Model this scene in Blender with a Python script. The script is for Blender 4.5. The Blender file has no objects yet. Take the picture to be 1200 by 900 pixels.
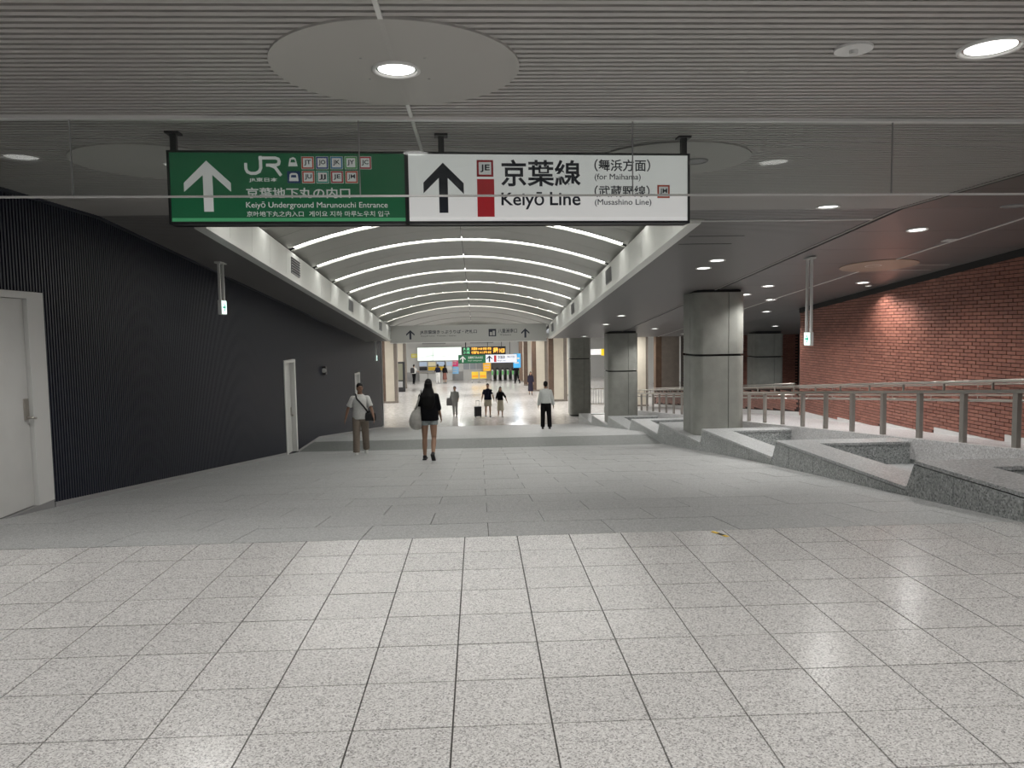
import bpy, bmesh, math, random
from mathutils import Vector, Matrix
random.seed(7)
PI = math.pi
scene = bpy.context.scene
C = scene.collection

# ------------------------------------------------------------------ camera
EYE = 1.587
def make_camera():
    pitch, yaw, roll = .0726, .0431, -.016
    r0 = Vector((math.cos(yaw), -math.sin(yaw), 0)); f0 = Vector((math.sin(yaw), math.cos(yaw), 0)); up = Vector((0, 0, 1))
    fwd = f0*math.cos(pitch) - up*math.sin(pitch); u0 = f0*math.sin(pitch) + up*math.cos(pitch)
    r = r0*math.cos(roll) + u0*math.sin(roll); u = -r0*math.sin(roll) + u0*math.cos(roll)
    cd = bpy.data.cameras.new('camera'); co = bpy.data.objects.new('camera', cd); C.objects.link(co)
    cd.sensor_width = 36; cd.lens = 892.7/1200*36; cd.clip_end = 300; cd.clip_start = .05
    m = Matrix((r, u, -fwd)).transposed().to_4x4(); m.translation = (0, 0, EYE)
    co.matrix_world = m; scene.camera = co
make_camera()
# ------------------------------------------------------------------ world, exposure
w = bpy.data.worlds.new('world'); scene.world = w; w.use_nodes = True
w.node_tree.nodes['Background'].inputs[0].default_value = (.95, .97, 1, 1)
w.node_tree.nodes['Background'].inputs[1].default_value = .55
scene.view_settings.view_transform = 'Standard'; scene.view_settings.look = 'None'
scene.view_settings.gamma = 1; scene.view_settings.use_curve_mapping = False
scene.view_settings.exposure = 0.0
# lamp strengths (watts) for the lamp builders further down
P_NEAR, P_RAMP, P_BAY, P_FAR, E_SLIT = 140, 150, 170, 150, 9.0

# ------------------------------------------------------------------ levels of the place (y = depth)
Y0 = 5.752
def zramp(d):
    if d < Y0: return 0.
    if d < 19.8: return -.108*(d-Y0)
    if d < 22.3: return -.108*(19.8-Y0)
    if d < 36.6: return -.108*(19.8-Y0) - .1085*(d-22.3)
    return -.108*(19.8-Y0) - .1085*14.3
ZF = zramp(40)
def zceil(d):
    if d < 9.8: return 3.06
    if d < 32: return 3.06 - .086*(d-9.8)
    return 3.06 - .086*22.2
def zwalk(d):
    return 0. if d < 8.98 else -.0855*(d-8.98)
def zfl(d):   # surface of the walkway, sunk behind its raised edge
    return zwalk(d) - (.27*max(0, min(1, (d-6)/4)) if d < 10 else .27*max(0, (22.5-d)/12.5))
XL, XB, XW = -4.7, 9.3, 6.65      # left wall, brick wall, walkway edge
def xcurb(d): return 4.25 + .55*min(1, max(0, (d-5.75)/8))

# ------------------------------------------------------------------ materials
MATS = {}
def new_mat(name):
    m = bpy.data.materials.new(name); m.use_nodes = True; MATS[name] = m
    return m, m.node_tree, m.node_tree.nodes['Principled BSDF']
def P(name, col, rough=.5, metal=0., spec=.5, emit=None, es=0., noise=0., nscale=8., bump=0., bscale=40.):
    if name in MATS: return MATS[name]
    m, nt, b = new_mat(name)
    b.inputs['Base Color'].default_value = (*col, 1); b.inputs['Roughness'].default_value = rough
    b.inputs['Metallic'].default_value = metal; b.inputs['Specular IOR Level'].default_value = spec
    if emit: b.inputs['Emission Color'].default_value = (*emit, 1); b.inputs['Emission Strength'].default_value = es
    if noise or bump:
        g = nt.nodes.new('ShaderNodeNewGeometry')
    if noise:
        n = nt.nodes.new('ShaderNodeTexNoise'); n.inputs['Scale'].default_value = nscale; n.inputs['Detail'].default_value = 4
        nt.links.new(g.outputs['Position'], n.inputs['Vector'])
        r = nt.nodes.new('ShaderNodeMapRange'); r.inputs[1].default_value = .3; r.inputs[2].default_value = .7
        r.inputs[3].default_value = 1-noise; r.inputs[4].default_value = 1+noise
        nt.links.new(n.outputs['Fac'], r.inputs[0])
        h = nt.nodes.new('ShaderNodeHueSaturation'); h.inputs['Color'].default_value = (*col, 1)
        nt.links.new(r.outputs[0], h.inputs['Value']); nt.links.new(h.outputs[0], b.inputs['Base Color'])
    if bump:
        n2 = nt.nodes.new('ShaderNodeTexNoise'); n2.inputs['Scale'].default_value = bscale
        nt.links.new(g.outputs['Position'], n2.inputs['Vector'])
        bp = nt.nodes.new('ShaderNodeBump'); bp.inputs['Strength'].default_value = bump; bp.inputs['Distance'].default_value = .01
        nt.links.new(n2.outputs['Fac'], bp.inputs['Height']); nt.links.new(bp.outputs[0], b.inputs['Normal'])
    return m
def granite(name, base, dark, light, scale, rough, var=.06, spec=.5, amount=.5, relief=.12):
    """speckled stone: grains of a darker and a lighter mineral, slight difference from slab to slab"""
    m, nt, b = new_mat(name)
    N, L = nt.nodes, nt.links
    g = N.new('ShaderNodeNewGeometry'); oi = N.new('ShaderNodeObjectInfo')
    v = N.new('ShaderNodeTexVoronoi'); v.inputs['Scale'].default_value = scale; L.new(g.outputs['Position'], v.inputs['Vector'])
    sep = N.new('ShaderNodeSeparateColor'); L.new(v.outputs['Color'], sep.inputs[0])
    r = N.new('ShaderNodeValToRGB'); L.new(sep.outputs[0], r.inputs[0])
    e = r.color_ramp.elements
    e[0].position = 0; e[0].color = (*dark, 1); e[1].position = 1; e[1].color = (*light, 1)
    a = e.new(.5-amount*.5); a.color = (*[.45*x+.55*y for x, y in zip(dark, base)], 1)
    a = e.new(.5); a.color = (*base, 1); a = e.new(.5+amount*.4); a.color = (*base, 1)
    n = N.new('ShaderNodeTexNoise'); n.inputs['Scale'].default_value = 1.3; n.inputs['Detail'].default_value = 5; L.new(g.outputs['Position'], n.inputs['Vector'])
    add = N.new('ShaderNodeMath'); add.operation = 'ADD'; L.new(n.outputs['Fac'], add.inputs[0]); L.new(oi.outputs['Random'], add.inputs[1])
    mr = N.new('ShaderNodeMapRange'); mr.inputs[1].default_value = .3; mr.inputs[2].default_value = 1.7; mr.inputs[3].default_value = 1-var; mr.inputs[4].default_value = 1+var
    L.new(add.outputs[0], mr.inputs[0])
    h = N.new('ShaderNodeHueSaturation'); L.new(r.outputs[0], h.inputs['Color']); L.new(mr.outputs[0], h.inputs['Value'])
    L.new(h.outputs[0], b.inputs['Base Color']); b.inputs['Roughness'].default_value = rough; b.inputs['Specular IOR Level'].default_value = spec
    n2 = N.new('ShaderNodeTexNoise'); n2.inputs['Scale'].default_value = 120; L.new(g.outputs['Position'], n2.inputs['Vector'])
    bp = N.new('ShaderNodeBump'); bp.inputs['Strength'].default_value = relief; bp.inputs['Distance'].default_value = .004
    L.new(n2.outputs['Fac'], bp.inputs['Height']); L.new(bp.outputs[0], b.inputs['Normal'])
    return m
M_TILE = granite('pale_terrazzo', (.60, .588, .572), (.26, .25, .245), (.74, .73, .71), 170, .20, .05, relief=.04)
M_RAMP = granite('grey_granite_floor', (.40, .405, .40), (.20, .205, .20), (.54, .545, .54), 130, .5, .05)
M_BAND = granite('dark_granite_band', (.165, .175, .165), (.08, .085, .08), (.25, .26, .25), 70, .5, .04)
M_WALLG = granite('granite_face', (.37, .385, .378), (.15, .16, .16), (.56, .58, .58), 60, .42, .08)
M_COPE = granite('granite_coping', (.42, .43, .43), (.22, .23, .23), (.62, .63, .63), 70, .3, .05)
M_WALK = granite('walkway_stone', (.56, .55, .55), (.36, .35, .35), (.7, .7, .7), 60, .35, .05)
M_POLISH = granite('polished_concourse_stone', (.60, .58, .56), (.50, .48, .46), (.70, .68, .66), 9, .16, .06)
M_JOINT = P('joint_grout', (.10, .096, .09), .9)
M_CONC = P('column_panel', (.27, .275, .25), .6, noise=.10, nscale=3.5, bump=.25, bscale=60)
M_DARK = P('dark_recess', (.015, .015, .016), .8)
M_SLAT = P('ceiling_slat_metal', (.48, .465, .445), .45, metal=.25, spec=.5)
M_SLAT2 = P('sloping_slat_metal', (.25, .24, .235), .40, metal=.35)
M_CEIL = P('ceiling_panel_metal', (.155, .15, .148), .36, metal=.35)
M_CEILB = P('ceiling_void', (.018, .017, .017), .8)
M_DISC = P('ceiling_disc', (.42, .41, .385), .5)
M_TAN = P('ceiling_disc_tan', (.34, .25, .19), .5)
M_NAVY = P('navy_ribbed_metal', (.013, .016, .031), .45, spec=.4)
M_WHITE = P('white_metal', (.68, .68, .66), .4)
M_DOOR = P('door_paint', (.62, .62, .60), .45, noise=.04, nscale=3)
M_VAULT = P('vault_panel', (.40, .40, .365), .4, metal=.1)
M_FASC = P('vault_fascia', (.80, .81, .77), .3, metal=.1)
M_STEEL = P('brushed_steel', (.50, .47, .43), .3, metal=.9)
M_POST = P('post_steel', (.36, .34, .31), .38, metal=.7)
M_BLACK = P('black_metal', (.012, .012, .014), .45)
M_BEAM = P('beam_panel', (.40, .40, .375), .5)
M_BEIGE = P('beige_stone', (.62, .57, .48), .35, noise=.05, nscale=2)
M_BROWN = P('brown_stone', (.13, .085, .06), .35, noise=.15, nscale=4)
M_TAUPE = P('taupe_stone', (.22, .19, .165), .4, noise=.1, nscale=4)
M_LGREY = P('light_grey_panel', (.56, .56, .55), .4)
M_MGREY = P('mid_grey_panel', (.30, .30, .30), .45)
M_WALLW = P('white_wall', (.72, .72, .71), .5)
M_CEILW = P('concourse_ceiling', (.55, .55, .54), .5)
M_PLINTH = P('plinth_stone', (.62, .61, .60), .4, noise=.04)
M_YEL = P('yellow', (.78, .52, .04), .4)
M_INK = P('sign_ink', (.012, .016, .03), .4)
M_LAMP = P('lamp_glow', (1, 1, 1), .5, emit=(1, .985, .95), es=4)
M_REFL = P('lamp_reflector', (.85, .85, .84), .18, metal=.9)
M_GLOW2 = P('slit_glow_dim', (1, 1, 1), .5, emit=(1, .95, .82), es=.9)
M_GLOW = P('slit_glow', (1, 1, 1), .5, emit=(1, .99, .95), es=E_SLIT)
def brick_mat(name, c1, c2):
    m, nt, b = new_mat(name); N, L = nt.nodes, nt.links
    g = N.new('ShaderNodeNewGeometry'); oi = N.new('ShaderNodeObjectInfo')
    a = N.new('ShaderNodeMath'); a.operation = 'ADD'; L.new(g.outputs['Random Per Island'], a.inputs[0]); L.new(oi.outputs['Random'], a.inputs[1])
    f = N.new('ShaderNodeMath'); f.operation = 'FRACT'; L.new(a.outputs[0], f.inputs[0])
    r = N.new('ShaderNodeValToRGB'); L.new(f.outputs[0], r.inputs[0]); r.color_ramp.elements[0].color = (*c1, 1); r.color_ramp.elements[1].color = (*c2, 1)
    n = N.new('ShaderNodeTexNoise'); n.inputs['Scale'].default_value = 25; L.new(g.outputs['Position'], n.inputs['Vector'])
    h = N.new('ShaderNodeHueSaturation'); L.new(r.outputs[0], h.inputs['Color'])
    mr = N.new('ShaderNodeMapRange'); mr.inputs[3].default_value = .8; mr.inputs[4].default_value = 1.2; L.new(n.outputs['Fac'], mr.inputs[0]); L.new(mr.outputs[0], h.inputs['Value'])
    L.new(h.outputs[0], b.inputs['Base Color']); b.inputs['Roughness'].default_value = .45
    bp = N.new('ShaderNodeBump'); bp.inputs['Strength'].default_value = .3; bp.inputs['Distance'].default_value = .004
    L.new(n.outputs['Fac'], bp.inputs['Height']); L.new(bp.outputs[0], b.inputs['Normal'])
    return m
M_BRICK = brick_mat('red_brick', (.215, .085, .062), (.30, .125, .09))
M_MORTAR = P('brick_mortar', (.03, .017, .014), .9)
def glass_mat():
    m = bpy.data.materials.new('clear_glass'); m.use_nodes = True; nt = m.node_tree; N, L = nt.nodes, nt.links
    N.clear(); out = N.new('ShaderNodeOutputMaterial'); mix = N.new('ShaderNodeMixShader'); t = N.new('ShaderNodeBsdfTransparent'); g = N.new('ShaderNodeBsdfGlossy')
    t.inputs[0].default_value = (.90, .92, .91, 1); g.inputs['Roughness'].default_value = .01; g.inputs[0].default_value = (1, 1, 1, 1)
    lw = N.new('ShaderNodeLayerWeight'); pw_ = N.new('ShaderNodeMath'); pw_.operation = 'POWER'; pw_.inputs[1].default_value = 5; fr = N.new('ShaderNodeMath'); fr.operation = 'MULTIPLY_ADD'; fr.inputs[1].default_value = .8; fr.inputs[2].default_value = .035
    L.new(lw.outputs['Facing'], pw_.inputs[0]); L.new(pw_.outputs[0], fr.inputs[0])
    L.new(fr.outputs[0], mix.inputs[0]); L.new(t.outputs[0], mix.inputs[1]); L.new(g.outputs[0], mix.inputs[2]); L.new(mix.outputs[0], out.inputs[0])
    return m
M_GLASS = glass_mat()

# ------------------------------------------------------------------ mesh helpers
class MB:
    def __init__(s): s.v = []; s.f = []
    def add(s, vs, fs):
        o = len(s.v); s.v += [tuple(p) for p in vs]; s.f += [tuple(i+o for i in f) for f in fs]; return s
    def box(s, x0, x1, y0, y1, z0, z1):
        return s.add([(x0,y0,z0),(x1,y0,z0),(x1,y1,z0),(x0,y1,z0),(x0,y0,z1),(x1,y0,z1),(x1,y1,z1),(x0,y1,z1)],
                     [(0,3,2,1),(4,5,6,7),(0,1,5,4),(1,2,6,5),(2,3,7,6),(3,0,4,7)])
    def hexa(s, p):   # 8 corners, bottom ring then top ring
        return s.add(p, [(0,3,2,1),(4,5,6,7),(0,1,5,4),(1,2,6,5),(2,3,7,6),(3,0,4,7)])
    def prism(s, poly, fn):   # poly: 2D outline, fn(u, v, k) -> 3D for k = 0, 1
        n = len(poly)
        vs = [fn(u, v, 0) for u, v in poly] + [fn(u, v, 1) for u, v in poly]
        return s.add(vs, [tuple(range(n))[::-1], tuple(range(n, 2*n))] + [(i, (i+1) % n, n+(i+1) % n, n+i) for i in range(n)])
    def tube(s, pts, rad, seg=10, ry=1.):
        pts = [Vector(p) for p in pts]; rad = rad if hasattr(rad, '__len__') else [rad]*len(pts); rings = []
        for i, p in enumerate(pts):
            t = (pts[min(i+1, len(pts)-1)] - pts[max(i-1, 0)]).normalized()
            a = Vector((0, 0, 1)) if abs(t.z) < .9 else Vector((1, 0, 0))
            u = t.cross(a).normalized(); v = t.cross(u).normalized()
            rings.append([p + (u*math.cos(2*PI*k/seg) + v*math.sin(2*PI*k/seg)*ry)*rad[i] for k in range(seg)])
        return s.rings(rings)
    def rings(s, rings, cap=True):
        n = len(rings[0]); vs = [p for r in rings for p in r]; fs = []
        for i in range(len(rings)-1):
            for k in range(n): fs.append((i*n+k, i*n+(k+1) % n, (i+1)*n+(k+1) % n, (i+1)*n+k))
        if cap: fs += [tuple(range(n))[::-1], tuple(range((len(rings)-1)*n, len(rings)*n))]
        return s.add(vs, fs)
    def loft(s, secs, seg=20):    # (cx, cy, z, rx, ry)
        return s.rings([[(cx+rx*math.cos(2*PI*k/seg), cy+ry*math.sin(2*PI*k/seg), z) for k in range(seg)] for cx, cy, z, rx, ry in secs])
    def ball(s, c, rx, ry, rz, seg=14, st=9):
        rs = []
        for i in range(1, st):
            a = PI*i/st; rs.append([(c[0]+rx*math.sin(a)*math.cos(2*PI*k/seg), c[1]+ry*math.sin(a)*math.sin(2*PI*k/seg), c[2]-rz*math.cos(a)) for k in range(seg)])
        n = len(s.v); s.rings(rs, cap=False)
        b = len(s.v); s.v += [(c[0], c[1], c[2]-rz), (c[0], c[1], c[2]+rz)]; last = n+(st-2)*seg
        for k in range(seg): s.f += [(b, n+(k+1) % seg, n+k), (b+1, last+k, last+(k+1) % seg)]
        return s
    def cyl(s, c, r, h, seg=24, axis='z', r2=None):
        r2 = r if r2 is None else r2
        def pt(k, rr, t):
            a, b = rr*math.cos(2*PI*k/seg), rr*math.sin(2*PI*k/seg)
            return {'z': (c[0]+a, c[1]+b, c[2]+t), 'y': (c[0]+a, c[1]+t, c[2]-b), 'x': (c[0]+t, c[1]+a, c[2]+b)}[axis]
        return s.rings([[pt(k, r, 0) for k in range(seg)], [pt(k, r2, h) for k in range(seg)]])
    def mesh(s, name, mat, smooth=False):
        m = bpy.data.meshes.new(name); m.from_pydata(s.v, [], s.f)
        b = bmesh.new(); b.from_mesh(m); bmesh.ops.recalc_face_normals(b, faces=b.faces[:]); b.to_mesh(m); b.free()
        if mat: m.materials.append(mat)
        if smooth: m.polygons.foreach_set('use_smooth', [True]*len(m.polygons))
        return m
    def build(s, name, mat, parent=None, smooth=False, loc=None, bevel=0):
        o = bpy.data.objects.new(name, s.mesh(name, mat, smooth)); C.objects.link(o)
        if parent: o.parent = parent
        if loc: o.location = loc
        if bevel:
            md = o.modifiers.new('bevel', 'BEVEL'); md.width = bevel; md.segments = 2; md.limit_method = 'ANGLE'
        return o
def tag(o, label=None, cat=None, group=None, kind=None):
    if label: o['label'] = label
    if cat: o['category'] = cat
    if group: o['group'] = group
    if kind: o['kind'] = kind
    return o
def thing(name, label, cat, loc=(0, 0, 0), rz=0, group=None):
    o = bpy.data.objects.new(name, None); C.objects.link(o); o.location = loc; o.rotation_euler = (0, 0, rz); o.empty_display_size = .1
    return tag(o, label, cat, group)
def struct(name, mb, mat, label=None, **k):
    return tag(mb.build(name, mat, **k), label, None, None, 'structure')
def shared(name, me, parent=None, loc=(0, 0, 0), rot=(0, 0, 0), scale=None):
    o = bpy.data.objects.new(name, me); C.objects.link(o); o.parent = parent; o.location = loc; o.rotation_euler = rot
    if scale: o.scale = scale
    return o
def remesh(o, voxel, smooth_it=3):
    md = o.modifiers.new('r', 'REMESH'); md.mode = 'VOXEL'; md.voxel_size = voxel; md.use_smooth_shade = True
    ms = o.modifiers.new('s', 'SMOOTH'); ms.iterations = smooth_it; ms.factor = .5
    dg = bpy.context.evaluated_depsgraph_get(); me = bpy.data.meshes.new_from_object(o.evaluated_get(dg))
    old = o.data; o.modifiers.clear(); o.data = me; bpy.data.meshes.remove(old)
    me.polygons.foreach_set('use_smooth', [True]*len(me.polygons))
    return o
def text(body, x0, x1, z0, z1, y, mat, parent, bold=0., name='lettering'):
    """flat lettering on a panel that faces -y, fitted to a rectangle"""
    cu = bpy.data.curves.new('t', 'FONT'); cu.body = body; cu.offset = bold; cu.extrude = .004; cu.resolution_u = 3
    t = bpy.data.objects.new('t', cu); C.objects.link(t)
    dg = bpy.context.evaluated_depsgraph_get(); me = bpy.data.meshes.new_from_object(t.evaluated_get(dg))
    bpy.data.objects.remove(t); bpy.data.curves.remove(cu)
    xs = [v.co.x for v in me.vertices]; ys = [v.co.y for v in me.vertices]
    ax, bx, ay, by = min(xs), max(xs), min(ys), max(ys); sx = (x1-x0)/max(bx-ax, 1e-6); sy = (z1-z0)/max(by-ay, 1e-6)
    for v in me.vertices: v.co = (x0+(v.co.x-ax)*sx, y-v.co.z*.5, z0+(v.co.y-ay)*sy)
    me.materials.clear(); me.materials.append(mat)
    o = bpy.data.objects.new(name, me); C.objects.link(o); o.parent = parent
    return o
def flat(poly, y, t, mat, parent, name):
    """a flat shape of thickness t on a panel that faces -y; poly in (x, z)"""
    return MB().prism(poly, lambda u, v, k: (u, y-t*k, v)).build(name, mat, parent)
def rect(x0, x1, z0, z1): return [(x0, z0), (x1, z0), (x1, z1), (x0, z1)]
def stroke(pts, wd, y, t, mat, parent, name):
    mb = MB(); L, R = [], []
    for i, (x, z) in enumerate(pts):
        a = Vector(pts[max(i-1, 0)]); b = Vector(pts[min(i+1, len(pts)-1)]); d = (b-a).normalized(); n = Vector((-d.y, d.x))
        if 0 < i < len(pts)-1:
            e = (Vector(pts[i])-Vector(pts[i-1])).normalized(); k = 1/max(.5, abs(n.dot(Vector((-e.y, e.x)))))
        else: k = 1
        L.append((x+n.x*wd/2*k, z+n.y*wd/2*k)); R.append((x-n.x*wd/2*k, z-n.y*wd/2*k))
    for i in range(len(pts)-1):
        q = [L[i], L[i+1], R[i+1], R[i]]; mb.prism(q, lambda u, v, k: (u, y-t*k, v))
    return mb.build(name, mat, parent)
def spot(parent, loc, power, angle=140, blend=.7, r=.06, col=(1, .98, .952)):
    l = bpy.data.lights.new('lamp_light', 'SPOT'); l.energy = power; l.spot_size = math.radians(angle); l.spot_blend = blend; l.shadow_soft_size = r; l.color = col
    o = bpy.data.objects.new('lamp_light', l); C.objects.link(o); o.parent = parent; o.location = loc
    return o

# ================================================================== THE SETTING
# ---- near floor of pale tiles
S = .4; XT0 = -.132
fl = MB().box(XL-.2, XB+.3, -7, Y0, -.3, -.012)
floor = struct('floor', fl, M_JOINT, 'pale speckled tile floor of the hall in the foreground')
me_tile = MB().box(-S/2+.0036, S/2-.0036, -S/2+.0036, S/2-.0036, -.03, 0).mesh('floor_tile', M_TILE)
rest = MB()
for i in range(0, 32):
    for j in range(-12, 24):
        cx, cy = XT0 + (j+.5)*S, Y0 - (i+.5)*S
        if not (XL < cx < XB-.1): continue
        if cx > 4.2 and cy > 4.5 and cx < 6.8: continue
        if i < 9 and -4.3 < cx < 5.4 and abs(cx-.3) < cy*.95:
            shared('floor_tile', me_tile, floor, (cx, cy, random.uniform(-.0012, .0006)))
        else:
            rest.box(cx-S/2+.0036, cx+S/2-.0036, cy-S/2+.0036, cy+S/2-.0036, -.03, 0)
tag(rest.build('outer_floor_tiles', M_TILE, floor), 'pale tiles of the hall floor outside the middle field', kind='stuff')

# ---- ramp of grey slabs, landing with dark band, second ramp, polished concourse floor
def strip(mb, x0, x1, ds, zf, t=.25, off=0.):
    for a, b in zip(ds[:-1], ds[1:]):
        xa0, xa1, xb0, xb1 = [f(d) if callable(f) else f for f, d in ((x0, a), (x1, a), (x0, b), (x1, b))]
        mb.hexa([(xa0, a, zf(a)+off-t), (xa1, a, zf(a)+off-t), (xb1, b, zf(b)+off-t), (xb0, b, zf(b)+off-t),
                 (xa0, a, zf(a)+off), (xa1, a, zf(a)+off), (xb1, b, zf(b)+off), (xb0, b, zf(b)+off)])
    return mb
ramp = struct('floor_ramp', strip(MB(), XL-.1, 5.2, [Y0, 19.8], zramp, off=-.014), M_JOINT, 'grey stone ramp going down from the pale hall floor')
SX, SY = .98, .68; ang = math.atan(.108)
me_slab = MB().box(-SX/2+.003, SX/2-.003, -SY/2+.003, SY/2-.003, -.03, 0).mesh('ramp_slab', M_RAMP)
nrow = 20; sy = (19.8-Y0)/nrow
for r in range(nrow):
    yc = Y0 + (r+.5)*sy; xr = xcurb(yc)+.06; x = -4.72 - (SX/2 if r % 2 else 0) - .13
    while x < xr:
        a, b = max(x, -4.72), min(x+SX, xr); x += SX
        if b-a < .05: continue
        o = shared('ramp_slab', me_slab, ramp, ((a+b)/2, yc, zramp(yc)+random.uniform(-.001, .001)), (-ang, 0, 0), ((b-a)/SX, sy/SY/math.cos(ang), 1))
band = struct('floor_landing', strip(MB(), XL-.1, 5.2, [19.8, 22.3], zramp, off=-.012), M_JOINT, 'level landing between the two ramps')
strip(MB(), XL-.05, xcurb, [19.803, 21.6], zramp, t=.03).build('dark_stone_band', M_BAND, band)
strip(MB(), XL-.05, xcurb, [21.604, 22.297], zramp, t=.03).build('light_stone_band', M_RAMP, band)
ramp2 = struct('floor_second_ramp', strip(MB(), XL-.1, 5.2, [22.3, 36.6], zramp, off=-.012), M_JOINT, 'lower grey stone ramp ending at the polished floor')
n2 = 14
for r in range(n2):
    a = 22.3 + r*(36.6-22.3)/n2; b = 22.3 + (r+1)*(36.6-22.3)/n2
    strip(MB(), XL-.05, xcurb, [a+.003, b-.003], zramp, t=.03).build('stone_course', M_RAMP, ramp2)
conc = struct('floor_concourse', MB().box(-10, 17, 36.6, 72, ZF-.3, ZF-.004), M_JOINT, 'bright polished floor of the far concourse')
for r in range(6):
    for q in range(6):
        x0, x1 = -10+q*4.5, -10+(q+1)*4.5; a, b = 36.6+r*5.9, 36.6+(r+1)*5.9
        MB().box(x0+.006, x1-.006, a+.006, b-.006, ZF-.03, ZF).build('polished_slab', M_POLISH, conc)

# ---- ceiling: slatted in front, sloping further on, open under the vault
VX0, VX1, VD0, VD1 = -3.63, 2.96, 10.4, 38.6
def zlin(d): return 3.06 - .086*(d-9.8)
def zc_up(d): return zceil(d)+.11
cb = MB().box(XL-.2, XB+.5, -7, 9.8, 3.17, 3.4)
strip(cb, XL-.2, XB+.5, [9.8, VD0], zc_up, t=-.25)
strip(cb, XL-.2, VX0-.12, [VD0, 32], zc_up, t=-.25); strip(cb, VX1+.12, 15.5, [VD0, 32], zc_up, t=-.25)
ceiling = struct('ceiling', cb, M_CEILB, 'dark metal slatted ceiling of the hall and the ramp')
PITCH = .068
nsl = 0
d = 2.2
while d < 9.78:
    shared('ceiling_slat', MATS.get('_slat') or MATS.setdefault('_slat', MB().box(XL-.02, 5.44, -.020, .020, 0, .028).mesh('ceiling_slat', M_SLAT)), ceiling, (0, d, 3.06)); d += PITCH
sl = MB()
while d < 32:
    z0 = zlin(d)
    for x0, x1 in ([(XL-.02, 5.44)] if d < VD0-.05 else [(XL-.02, VX0-.10), (VX1+.10, 5.44)]):
        sl.hexa([(x0, d-.020, z0+.002), (x1, d-.020, z0+.002), (x1, d+.020, z0-.002), (x0, d+.020, z0-.002),
                 (x0, d-.020, z0+.028), (x1, d-.020, z0+.028), (x1, d+.020, z0+.026), (x0, d+.020, z0+.026)])
    d += PITCH
tag(sl.build('sloping_slats', M_SLAT2, ceiling), 'fine slats of the sloping ceiling over the ramp', kind='stuff')
d = -7.
while d < 2.1: sl2 = MB().box(XL-.02, 5.44, d, min(d+1.5, 2.15)-.01, 3.06, 3.09).build('ceiling_panel', M_SLAT, ceiling); d += 1.5
d = -7.
while d < 32:
    b = min(d+1.4, 32) if d > 9.7 else min(d+1.4, 9.8)
    for x0, x1 in ((5.56, 7.58), (7.62, XB+.05)):
        strip(MB(), x0, x1, [d+.004, b-.004], zceil, t=-.03).build('ceiling_panel', M_CEIL, ceiling)
    d = b
for a in (22, 27): strip(MB(), XB+.06, 15.4, [a, a+4.99], zceil, t=-.03).build('ceiling_panel', M_CEIL, ceiling)
# thin metal strips in the ceiling
def trimstrip(name, x0, x1, ds, mat, zoff=-.006, label=None):
    return struct(name, strip(MB(), x0, x1, ds, zceil, t=.012, off=zoff+.006), mat, label)
trimstrip('trim_1', -.445, -.42, [2.2, 9.8], M_WHITE, label='thin pale strip along the middle of the slatted ceiling')
trimstrip('trim_2', 5.45, 5.475, [-7, 9.8, 32], M_SLAT, label='pale edge strip beside the gap in the right-hand ceiling')
trimstrip('trim_3', 7.585, 7.615, [-7, 9.8, 32], M_WHITE, label='bright thin strip in the ceiling above the walkway')
trimstrip('trim_4', 2.98, 5.44, [10.36, 10.4], M_WHITE, label='pale cross strip in the ceiling where the vault begins')

# ---- arched vault over the ramp
XC, XH = (VX0+VX1)/2, (VX1-VX0)/2
def zv(x, d): return zlin(d) + .60 + .62*(1-((x-XC)/(XH+.1))**2)
vb = MB().box(VX0-.12, VX1+.12, VD0-.12, VD0, zlin(VD0)+.0, zlin(VD0)+1.6)
vault = struct('ceiling_vault', vb, M_VAULT, 'shallow arched ceiling with glowing slits over the ramp')
def arcpiece(mb, xa, xb, da, db, n=8, off=0., t=.02):
    for k in range(n):
        a, b = xa+(xb-xa)*k/n, xa+(xb-xa)*(k+1)/n
        mb.add([(a, da, zv(a, da)+off), (b, da, zv(b, da)+off), (b, db, zv(b, db)+off), (a, db, zv(a, db)+off),
                (a, da, zv(a, da)+off+t), (b, da, zv(b, da)+off+t), (b, db, zv(b, db)+off+t), (a, db, zv(a, db)+off+t)],
               [(0,3,2,1),(4,5,6,7),(0,1,5,4),(2,3,7,6)] + ([(3,0,4,7)] if k == 0 else []) + ([(1,2,6,5)] if k == n-1 else []))
    return mb
bk = MB()
for a, b in ((VD0, 24), (24, VD1)): arcpiece(bk, VX0-.25, VX1+.25, a, b, 16, .12, .02)
bk.build('vault_backing', M_DARK, vault)
PER, SW = 2.15, .24
slits = [11.05+PER*k for k in range(13)]
edges = [VD0] + [x for s_ in slits for x in (s_-SW/2, s_+SW/2)] + [VD1]
for k in range(0, len(edges), 2):
    a, b = edges[k], edges[k+1]
    segs = [(a, (a+b)/2-.006), ((a+b)/2+.006, b)] if b-a > 1 else [(a, b)]
    for (p, q) in segs:
        arcpiece(MB(), VX0-.05, XC-.006, p, q).build('vault_panel', M_VAULT, vault); arcpiece(MB(), XC+.006, VX1+.05, p, q).build('vault_panel', M_VAULT, vault)
for s_ in slits:
    arcpiece(MB(), VX0+.02, VX1-.02, s_-SW/2-.01, s_+SW/2+.01, 14, .035, .01).build('light_slit', M_GLOW if s_ < 32 else M_GLOW2, vault)
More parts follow.
